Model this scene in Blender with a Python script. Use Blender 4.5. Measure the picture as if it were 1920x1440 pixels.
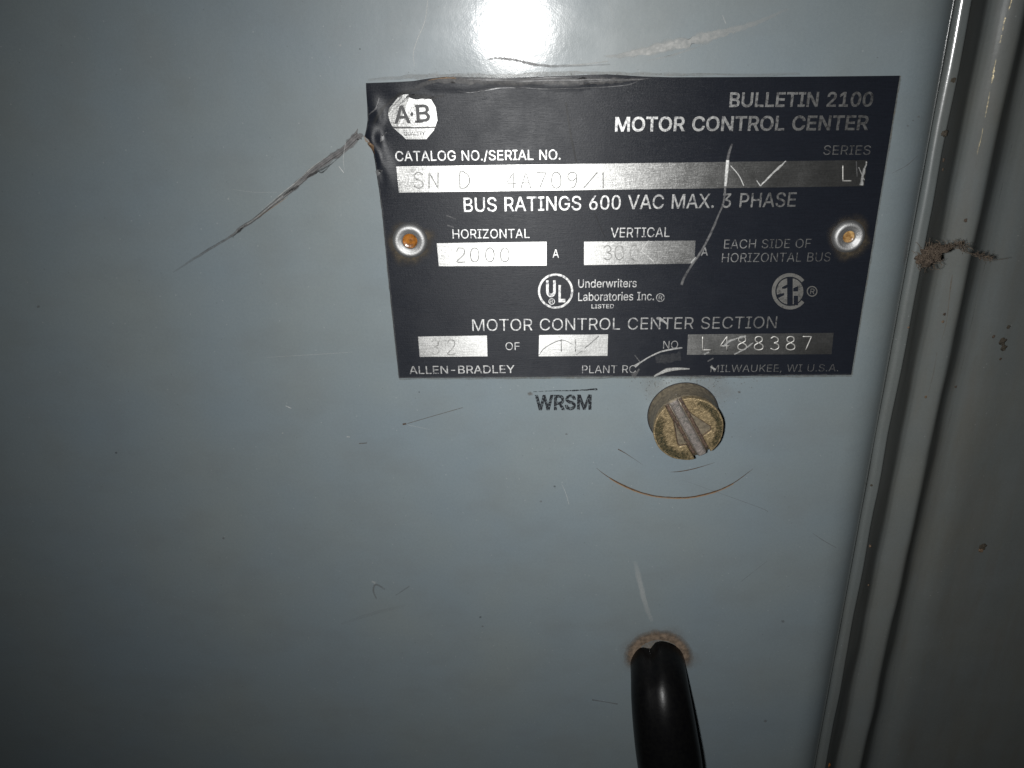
import bpy, bmesh, math, random, json
from mathutils import Vector, Matrix, noise as mnoise
from mathutils.geometry import delaunay_2d_cdt

for o in list(bpy.data.objects):
    bpy.data.objects.remove(o)
SC = bpy.context.scene
COL = SC.collection
random.seed(7)

# ------------------------------------------------------------------ camera
# door plane: X right, Z up, heights h towards the viewer are -Y.  One unit = 1 m.
S = 0.115                                   # real width of the nameplate
FPX = 1520.0                                # focal length in 1920 px
RX, RY, RZ = -0.420440, 0.037785, 0.005528
def rotm(a, b, c):
    ca, sa, cb, sb, cc, sc = math.cos(a), math.sin(a), math.cos(b), math.sin(b), math.cos(c), math.sin(c)
    return Matrix(((cc, -sc, 0), (sc, cc, 0), (0, 0, 1))) @ Matrix(((cb, 0, sb), (0, 1, 0), (-sb, 0, cb))) @ Matrix(((1, 0, 0), (0, ca, -sa), (0, sa, ca)))
M = rotm(RX, RY, RZ)
T = Vector((-0.267835, 0.576118, 1.566143))
CU = -(M.transposed() @ T)                  # camera centre in (u, v, w) plate units
CAMP = Vector((CU.x * S, CU.z * S, CU.y * S))
RIGHT = Vector((M[0][0], M[0][2], M[0][1]))
UP = Vector((M[1][0], M[1][2], M[1][1]))
FWD = Vector((M[2][0], M[2][2], M[2][1]))
cam_d = bpy.data.cameras.new('camera')
cam = bpy.data.objects.new('camera', cam_d)
COL.objects.link(cam)
cam_d.sensor_width = 36.0
cam_d.lens = FPX / 1920 * 36.0
cam_d.clip_start = 0.005
cam_d.clip_end = 20.0
cam.matrix_world = Matrix((
    (RIGHT.x, UP.x, -FWD.x, CAMP.x),
    (RIGHT.y, UP.y, -FWD.y, CAMP.y),
    (RIGHT.z, UP.z, -FWD.z, CAMP.z),
    (0, 0, 0, 1)))
SC.camera = cam

# ------------------------------------------------------------------ light
world = bpy.data.worlds.new('World')
SC.world = world
world.use_nodes = True
wb = world.node_tree.nodes['Background']
wb.inputs[0].default_value = (0.55, 0.62, 0.66, 1)
wb.inputs[1].default_value = AMBIENT = 0.008

flash_d = bpy.data.lights.new('phone_flash', 'AREA')
flash_d.shape = 'DISK'
flash_d.size = 0.007
flash_d.energy = FLASH_W = 0.28
flash_d.spread = math.radians(115)
flash_d.color = (1.0, 1.0, 0.99)
flash = bpy.data.objects.new('phone_flash', flash_d)
COL.objects.link(flash)
FLASHP = CAMP - RIGHT * 0.0115 - UP * 0.003
flash.location = FLASHP
_aim = CAMP + FWD * 0.19 + RIGHT * 0.016 - UP * 0.012
flash.rotation_euler = (_aim - FLASHP).to_track_quat('-Z', 'Y').to_euler()

SC.view_settings.view_transform = 'Standard'
SC.view_settings.look = 'None'
SC.view_settings.exposure = 0.0
SC.view_settings.gamma = 1.0
SC.view_settings.use_curve_mapping = False
SC.cycles.use_denoising = True
SC.cycles.sample_clamp_indirect = 4.0

# ------------------------------------------------------------------ helpers
MT = M.transposed()
def P(px, py, h=0.0):
    """point at height h (metres above the door face) seen at that place of the photograph"""
    d = MT @ Vector(((px - 960) / FPX, (720 - py) / FPX, 1.0))
    k = (-h / S - CU.z) / d.z
    q = CU + d * k
    return Vector((q.x * S, -h, q.y * S))

def link(name, me, mat, parent=None, smooth=True):
    o = bpy.data.objects.new(name, me)
    COL.objects.link(o)
    if mat is not None:
        me.materials.append(mat)
    if parent is not None:
        o.parent = parent
    if smooth:
        for p in me.polygons:
            p.use_smooth = True
    return o

def base_of(parent):
    b = Vector((0, 0, 0))
    while parent is not None:
        b += parent.location
        parent = parent.parent
    return b

def obj(name, verts, faces, mat, parent=None, smooth=True, uv=None, attr=None):
    b = base_of(parent)
    me = bpy.data.meshes.new(name)
    me.from_pydata([tuple(Vector(v) - b) for v in verts], [], faces)
    me.update()
    if uv is not None:
        lay = me.uv_layers.new(name='UVMap')
        for l in me.loops:
            lay.data[l.index].uv = uv[l.vertex_index]
    if attr is not None:
        at = me.attributes.new('a', 'FLOAT', 'POINT')
        at.data.foreach_set('value', attr)
    return link(name, me, mat, parent, smooth)

def recalc(o):
    bm = bmesh.new(); bm.from_mesh(o.data)
    bmesh.ops.recalc_face_normals(bm, faces=bm.faces)
    bm.to_mesh(o.data); bm.free()

def thing(name, label, cat, loc, group=None):
    o = bpy.data.objects.new(name, None)
    o.empty_display_size = 0.01
    COL.objects.link(o)
    o.location = loc
    o['label'] = label
    o['category'] = cat
    if group:
        o['group'] = group
    return o

def catmull(pts, n):
    pts = [list(p) for p in pts]
    if len(pts) == 2:
        return [[a + (b - a) * i / n for a, b in zip(*pts)] for i in range(n + 1)]
    e = [pts[0]] + pts + [pts[-1]]
    out = []
    for i in range(1, len(e) - 2):
        p0, p1, p2, p3 = e[i - 1:i + 3]
        for j in range(n):
            t = j / n
            out.append([0.5 * (2 * b + (c - a) * t + (2 * a - 5 * b + 4 * c - d) * t * t + (3 * b - a - 3 * c + d) * t ** 3)
                        for a, b, c, d in zip(p0, p1, p2, p3)])
    out.append(pts[-1])
    return out

def sstep(a, b, x):
    t = max(0.0, min(1.0, (x - a) / (b - a)))
    return t * t * (3 - 2 * t)

# ------------------------------------------------------------------ materials
class N:
    def __init__(self, name):
        self.m = bpy.data.materials.new(name)
        self.m.use_nodes = True
        self.t = self.m.node_tree
        self.b = self.t.nodes['Principled BSDF']
        self.out = self.t.nodes['Material Output']
    def n(self, kind, **kw):
        x = self.t.nodes.new(kind)
        for k, v in kw.items():
            setattr(x, k, v)
        return x
    def l(self, a, b):
        self.t.links.new(a, b)
    def s(self, **kw):
        for k, v in kw.items():
            self.b.inputs[k.replace('_', ' ')].default_value = v
    def coord(self, scale=(1, 1, 1)):
        g = self.n('ShaderNodeNewGeometry')
        mp = self.n('ShaderNodeMapping')
        mp.inputs['Scale'].default_value = scale
        self.l(g.outputs['Position'], mp.inputs['Vector'])
        return mp.outputs[0]
    def noise(self, vec, scale, detail=2.0, rough=0.5):
        x = self.n('ShaderNodeTexNoise')
        x.inputs['Scale'].default_value = scale
        x.inputs['Detail'].default_value = detail
        x.inputs['Roughness'].default_value = rough
        self.l(vec, x.inputs['Vector'])
        return x.outputs['Fac']
    def ramp(self, fac, stops):
        r = self.n('ShaderNodeValToRGB')
        els = r.color_ramp.elements
        while len(els) < len(stops):
            els.new(0.5)
        for e, (p, c) in zip(els, stops):
            e.position = p
            e.color = (c, c, c, 1) if not isinstance(c, tuple) else (*c, 1)
        self.l(fac, r.inputs[0])
        return r.outputs[0]
    def mul(self, a, b, op='MULTIPLY'):
        x = self.n('ShaderNodeMath', operation=op)
        for i, q in enumerate((a, b)):
            if isinstance(q, (int, float)):
                x.inputs[i].default_value = q
            else:
                self.l(q, x.inputs[i])
        return x.outputs[0]
    def mix(self, fac, a, b):
        x = self.n('ShaderNodeMix', data_type='RGBA')
        if isinstance(fac, (int, float)):
            x.inputs[0].default_value = fac
        else:
            self.l(fac, x.inputs[0])
        for i, q in ((6, a), (7, b)):
            if isinstance(q, tuple):
                x.inputs[i].default_value = (*q, 1)
            else:
                self.l(q, x.inputs[i])
        return x.outputs[2]
    def bump(self, h, strength, dist):
        x = self.n('ShaderNodeBump')
        x.inputs['Strength'].default_value = strength
        x.inputs['Distance'].default_value = dist
        self.l(h, x.inputs['Height'])
        self.l(x.outputs[0], self.b.inputs['Normal'])
        return x

def paint_mat(name, c0, c1, rough, coat, coat_rough, dirt=0.0, coat_ior=1.5, spec=0.5):
    m = N(name)
    v = m.coord()
    big = m.ramp(m.noise(v, 28, 3), [(0.3, 0.0), (0.7, 1.0)])
    col = m.mix(big, c0, c1)
    fine = m.ramp(m.noise(v, 1500, 2), [(0.35, 0.0), (0.65, 1.0)])
    col = m.mix(m.mul(fine, 0.16), col, tuple(x * 0.72 for x in c0))
    grain = m.ramp(m.noise(v, 5200, 1), [(0.3, 0.0), (0.7, 1.0)])
    col = m.mix(m.mul(grain, 0.26), col, tuple(x * 0.62 for x in c0))
    smud = m.ramp(m.noise(m.coord((1, 1, 1.6)), 55, 5, 0.62), [(0.46, 0.0), (0.72, 1.0)])
    col = m.mix(m.mul(smud, 0.30), col, (0.128, 0.140, 0.142))
    # sparse pale and dark flecks stuck in the paint
    for sc_, thr, tone in ((420, 0.045, (0.42, 0.43, 0.42)), (300, 0.035, (0.04, 0.038, 0.035))):
        vo = m.n('ShaderNodeTexVoronoi')
        vo.inputs['Scale'].default_value = sc_
        m.l(v, vo.inputs['Vector'])
        gate = m.ramp(vo.outputs['Color'], [(0.62, 0.0), (0.66, 1.0)])
        dot = m.ramp(vo.outputs['Distance'], [(thr, 1.0), (thr * 1.9, 0.0)])
        col = m.mix(m.mul(m.mul(dot, gate), 0.22), col, tone)
    if dirt:
        st = m.ramp(m.noise(m.coord((1.0, 1.0, 0.18)), 190, 5, 0.65), [(0.45, 0.0), (0.75, 1.0)])
        col = m.mix(m.mul(st, dirt), col, (0.095, 0.08, 0.06))
    m.l(col, m.b.inputs['Base Color'])
    rg = m.ramp(m.noise(v, 75, 4, 0.6), [(0.3, rough - 0.05), (0.7, rough + 0.06)])
    m.l(rg, m.b.inputs['Roughness'])
    m.s(Coat_Weight=coat, Coat_Roughness=coat_rough, Coat_IOR=coat_ior, Specular_IOR_Level=spec)
    bm_ = m.n('ShaderNodeBump')
    bm_.inputs['Strength'].default_value = 0.10
    bm_.inputs['Distance'].default_value = 0.00008
    m.l(m.mul(m.mul(m.noise(v, 900, 2), m.mul(m.noise(v, 3200, 1), 0.6), 'ADD'), m.mul(m.noise(v, 260, 2), 2.2), 'ADD'), bm_.inputs['Height'])
    m.l(bm_.outputs[0], m.b.inputs['Normal'])
    m.l(bm_.outputs[0], m.b.inputs['Coat Normal'])
    return m.m

def brushed_mat(name, base, metallic, rough, aniso, streak=0.15, wear=None, bump=0.25, spec=0.5):
    m = N(name)
    st = m.noise(m.coord((180, 180, 9000)), 1.0, 3, 0.6)
    sp = m.noise(m.coord(), 2600, 2, 0.6)
    f = m.ramp(m.mul(m.mul(st, 0.65), m.mul(sp, 0.35), 'ADD'), [(0.32, 0.0), (0.68, 1.0)])
    col = m.mix(f, tuple(c * (1 - streak) for c in base), base)
    if wear:
        wc, lo, hi, sc_ = wear
        w = m.ramp(m.noise(m.coord(), sc_, 4, 0.7), [(lo, 0.0), (hi, 1.0)])
        col = m.mix(w, col, wc)
    m.l(col, m.b.inputs['Base Color'])
    rg = m.ramp(m.noise(m.coord(), 160, 3), [(0.3, rough - 0.04), (0.7, rough + 0.05)])
    m.l(rg, m.b.inputs['Roughness'])
    m.s(Metallic=metallic, Anisotropic=aniso, Specular_IOR_Level=spec)
    tg = m.n('ShaderNodeTangent', direction_type='UV_MAP')
    tg.uv_map = 'UVMap'
    m.l(tg.outputs[0], m.b.inputs['Tangent'])
    m.bump(f, bump, 0.00003)
    return m.m

def mark_mat(name, col, col2=None, rough=0.5, metallic=0.0, nscale=2500, lo=0.25, hi=0.6, gain=1.0, spec=0.3, floor=0.35):
    """paint damage, ink or dirt lying on a surface; the strip's own attribute a fades it out"""
    m = N(name)
    at = m.n('ShaderNodeAttribute', attribute_name='a')
    nz = m.noise(m.coord(), nscale, 3, 0.65)
    g = m.ramp(nz, [(lo, floor), (hi, 1.0)])
    m.l(m.mul(m.mul(at.outputs['Fac'], g), gain), m.b.inputs['Alpha'])
    if col2:
        m.l(m.mix(m.ramp(m.noise(m.coord(), nscale * 0.4, 3), [(0.35, 0.0), (0.65, 1.0)]), col, col2), m.b.inputs['Base Color'])
    else:
        m.s(Base_Color=(*col, 1))
    m.s(Roughness=rough, Metallic=metallic, Specular_IOR_Level=spec)
    return m.m

def plain_mat(name, col, rough=0.5, metallic=0.0, col2=None, nscale=1500, bump=0.0, bscale=3000, lo=0.35, hi=0.65, spec=0.5):
    m = N(name)
    if col2:
        m.l(m.mix(m.ramp(m.noise(m.coord(), nscale, 4, 0.6), [(lo, 0.0), (hi, 1.0)]), col, col2), m.b.inputs['Base Color'])
    else:
        m.s(Base_Color=(*col, 1))
    m.s(Roughness=rough, Metallic=metallic, Specular_IOR_Level=spec)
    if bump:
        m.bump(m.noise(m.coord(), bscale, 3, 0.6), bump, 0.0002)
    return m.m

PAINT = paint_mat('grey_enamel', (0.158, 0.194, 0.216), (0.172, 0.198, 0.201), 0.46, 1.0, 0.102, coat_ior=1.62)
PAINT_FLANGE = paint_mat('grey_enamel_flange', (0.112, 0.128, 0.130), (0.122, 0.132, 0.127), 0.42, 1.0, 0.16, dirt=0.2, coat_ior=1.8)
PAINT_FRAME = paint_mat('grey_enamel_frame', (0.114, 0.126, 0.126), (0.124, 0.130, 0.120), 0.55, 0.05, 0.24, dirt=0.28, spec=0.16)
BLACK = brushed_mat('black_anodised', (0.0115, 0.0135, 0.0190), 0.0, 0.41, 0.75, 0.35, bump=0.55, spec=0.21)
ALU = brushed_mat('bare_aluminium', (0.50, 0.50, 0.49), 0.97, 0.40, 0.80, 0.45, wear=((0.2, 0.2, 0.19), 0.68, 0.86, 700), bump=0.5)
ALU_TEXT = brushed_mat('aluminium_lettering', (0.52, 0.52, 0.51), 0.95, 0.44, 0.6, 0.3, wear=((0.085, 0.085, 0.095), 0.47, 0.66, 1300), bump=0.5)
ALU_DULL = brushed_mat('dull_aluminium', (0.27, 0.265, 0.25), 0.85, 0.5, 0.4, 0.2, wear=((0.08, 0.08, 0.08), 0.55, 0.7, 1200), bump=0.6)
STAMP_DARK = plain_mat('stamped_groove_shade', (0.17, 0.17, 0.165), 0.85, 0.0, (0.42, 0.42, 0.41), 1100, spec=0.05)  # shade of the struck grooves put into a flat grey colour
STAMP = plain_mat('struck_figure', (0.62, 0.61, 0.58), 0.55, 0.75, (0.42, 0.41, 0.39), 1500)
INKB = plain_mat('black_ink_and_shade', (0.012, 0.012, 0.014), 0.5)
RIVET = plain_mat('rivet_steel', (0.38, 0.38, 0.375), 0.60, 1.0, (0.42, 0.42, 0.42), 2200, bump=0.35, bscale=2500)
RESIN = plain_mat('rivet_core_resin', (0.30, 0.11, 0.015), 0.25, 0.0, (0.10, 0.04, 0.01), 900, bump=0.3, bscale=900)
LIP_GLARE = mark_mat('worn_lip_glare', (0.15, 0.145, 0.14), (0.07, 0.068, 0.068), 0.5, nscale=2200, lo=0.3, hi=0.65, gain=0.85)
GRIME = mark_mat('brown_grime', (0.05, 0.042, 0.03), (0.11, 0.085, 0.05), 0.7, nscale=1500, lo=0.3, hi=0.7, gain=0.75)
SCR_BROWN = mark_mat('rusty_scratch', (0.085, 0.042, 0.016), (0.05, 0.028, 0.014), 0.6)
SCR_TAN = mark_mat('tan_scratch_edge', (0.28, 0.18, 0.10), None, 0.6)
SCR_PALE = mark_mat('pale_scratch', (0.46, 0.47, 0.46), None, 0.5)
SCR_SMEAR = mark_mat('pale_smear', (0.40, 0.40, 0.385), (0.31, 0.315, 0.305), 0.45, nscale=900)
SCR_DARK = mark_mat('dark_scuff', (0.085, 0.081, 0.082), (0.130, 0.124, 0.124), 0.5, nscale=1400)
SCR_BLACK = mark_mat('black_mark', (0.016, 0.016, 0.017), None, 0.5)
SCR_METAL = mark_mat('bare_metal_scratch', (0.80, 0.80, 0.78), (0.6, 0.6, 0.59), 0.45, 0.8, nscale=3500, lo=0.3, hi=0.55)
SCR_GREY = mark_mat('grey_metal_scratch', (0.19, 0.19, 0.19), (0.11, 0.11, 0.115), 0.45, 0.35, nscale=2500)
STAMP_INK = mark_mat('stamp_ink', (0.006, 0.007, 0.010), None, 0.55, nscale=1900, lo=0.40, hi=0.54, gain=1.15, floor=0.12)
DUST = plain_mat('tan_dust', (0.20, 0.14, 0.095), 0.95, 0.0, (0.11, 0.078, 0.055), 2200, bump=0.9, bscale=3500, spec=0.1)
DUST_PACK = mark_mat('packed_tan_dust', (0.175, 0.13, 0.095), (0.09, 0.068, 0.05), 0.95, nscale=1900, lo=0.2, hi=0.5, gain=1.15, spec=0.1)
DUST_SOFT = mark_mat('tan_dust_film', (0.20, 0.155, 0.115), (0.13, 0.105, 0.08), 0.9, nscale=1700, lo=0.3, hi=0.6, spec=0.1)
RUBBER = plain_mat('black_vinyl', (0.002, 0.002, 0.0024), 0.34, 0.0, (0.0035, 0.0035, 0.0035), 800, bump=0.12, bscale=1500, spec=0.16)
LINT = plain_mat('lint', (0.16, 0.125, 0.095), 0.95, 0.0, (0.055, 0.043, 0.034), 900, spec=0.1)
LINT_DARK = plain_mat('dark_lint', (0.045, 0.036, 0.03), 0.95, 0.0, (0.11, 0.085, 0.065), 1400, bump=0.8, bscale=2600, spec=0.1)
FLECK = plain_mat('grey_brown_fleck', (0.075, 0.063, 0.048), 0.9, 0.0, (0.045, 0.04, 0.032), 1500, spec=0.1)
RUST = plain_mat('orange_rust', (0.42, 0.16, 0.03), 0.85, 0.0, (0.2, 0.07, 0.015), 1500, bump=0.8)
ZINC = plain_mat('yellow_zinc', (0.31, 0.235, 0.130), 0.46, 0.45, (0.13, 0.098, 0.052), 1500, bump=0.9, bscale=2500)
ZINC_SIDE = plain_mat('dirty_zinc_side', (0.175, 0.145, 0.10), 0.55, 0.25, (0.085, 0.07, 0.05), 1000, bump=0.4, bscale=2200)
SLOTM = plain_mat('worn_slot_metal', (0.24, 0.212, 0.195), 0.45, 0.5, (0.075, 0.085, 0.075), 1100, bump=0.6, bscale=2600, lo=0.5, hi=0.75)
SLOT_DIRT = plain_mat('slot_grime', (0.030, 0.020, 0.014), 0.65, 0.0, (0.085, 0.052, 0.034), 1500, bump=0.6)
MOTTLE = mark_mat('green_black_tarnish', (0.014, 0.016, 0.009), (0.045, 0.038, 0.018), 0.5, nscale=3000, lo=0.44, hi=0.58, gain=1.15)

# ------------------------------------------------------------------ marks on surfaces
def strip(name, pts, mat, parent, h=0.00003, n=8, jit=0.12, soft=True, hf=None, seed=0):
    """pts: (px, py, width px, strength); lies h above the door face, or on the surface hf(x, z)"""
    q = catmull(pts, n)
    prof = ((-1, 0.0), (-0.55, 1.0), (0.0, 1.0), (0.55, 1.0), (1, 0.0)) if soft else ((-1, 1.0), (0, 1.0), (1, 1.0))
    verts, att, faces = [], [], []
    k = len(prof)
    for i, (x, y, w, a) in enumerate(q):
        x0, y0 = q[max(i - 1, 0)][:2]
        x1, y1 = q[min(i + 1, len(q) - 1)][:2]
        L = math.hypot(x1 - x0, y1 - y0) or 1
        nx, ny = -(y1 - y0) / L, (x1 - x0) / L
        for s_, pa in prof:
            j = 1 + jit * mnoise.noise(Vector((x * 0.11, y * 0.11, s_ * 3 + seed)))* 2.2
            d = s_ * max(w, 0.3) * 0.5 * j
            v = P(x + nx * d, y + ny * d, 0.0 if hf is None else 0.0005)
            v.y = -(h + (0.0 if hf is None else hf(v.x, v.z)))
            verts.append(v)
            att.append(max(0.0, a) * pa)
        if i:
            for c in range(k - 1):
                o0 = (i - 1) * k + c
                faces.append((o0, o0 + 1, o0 + k + 1, o0 + k))
    o = obj(name, verts, faces, mat, parent, attr=att)
    for p in o.data.polygons:
        pass
    return o

def blob(name, px, py, rx, ry, mat, parent, a=1.0, ang=0.0, h=0.00003, seed=1, hf=None, rough=0.35, inner=0.0):
    """soft-edged stain"""
    verts, att, faces = [], [], []
    nr, na = 5, 28
    def put(r, t):
        k = 1 + rough * mnoise.noise(Vector((math.cos(t) * 1.6 + seed * 3.1, math.sin(t) * 1.6, seed)))
        x, y = rx * r * k * math.cos(t), ry * r * k * math.sin(t)
        X, Y = px + x * math.cos(ang) - y * math.sin(ang), py + x * math.sin(ang) + y * math.cos(ang)
        v = P(X, Y, 0.0 if hf is None else 0.0005)
        v.y = -(h + (0.0 if hf is None else hf(v.x, v.z)))
        verts.append(v)
    r0 = inner
    for i in range(nr + 1):
        r = r0 + (1 - r0) * i / nr
        for j in range(na):
            put(max(r, 0.01), j / na * math.tau)
            att.append(a * (1 - sstep(0.35, 1.0, i / nr)) if inner == 0 else a * (1 - sstep(0.0, 1.0, i / nr)))
    for i in range(nr):
        for j in range(na):
            j2 = (j + 1) % na
            faces.append((i * na + j, i * na + j2, (i + 1) * na + j2, (i + 1) * na + j))
    return obj(name, verts, faces, mat, parent, attr=att)

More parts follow.
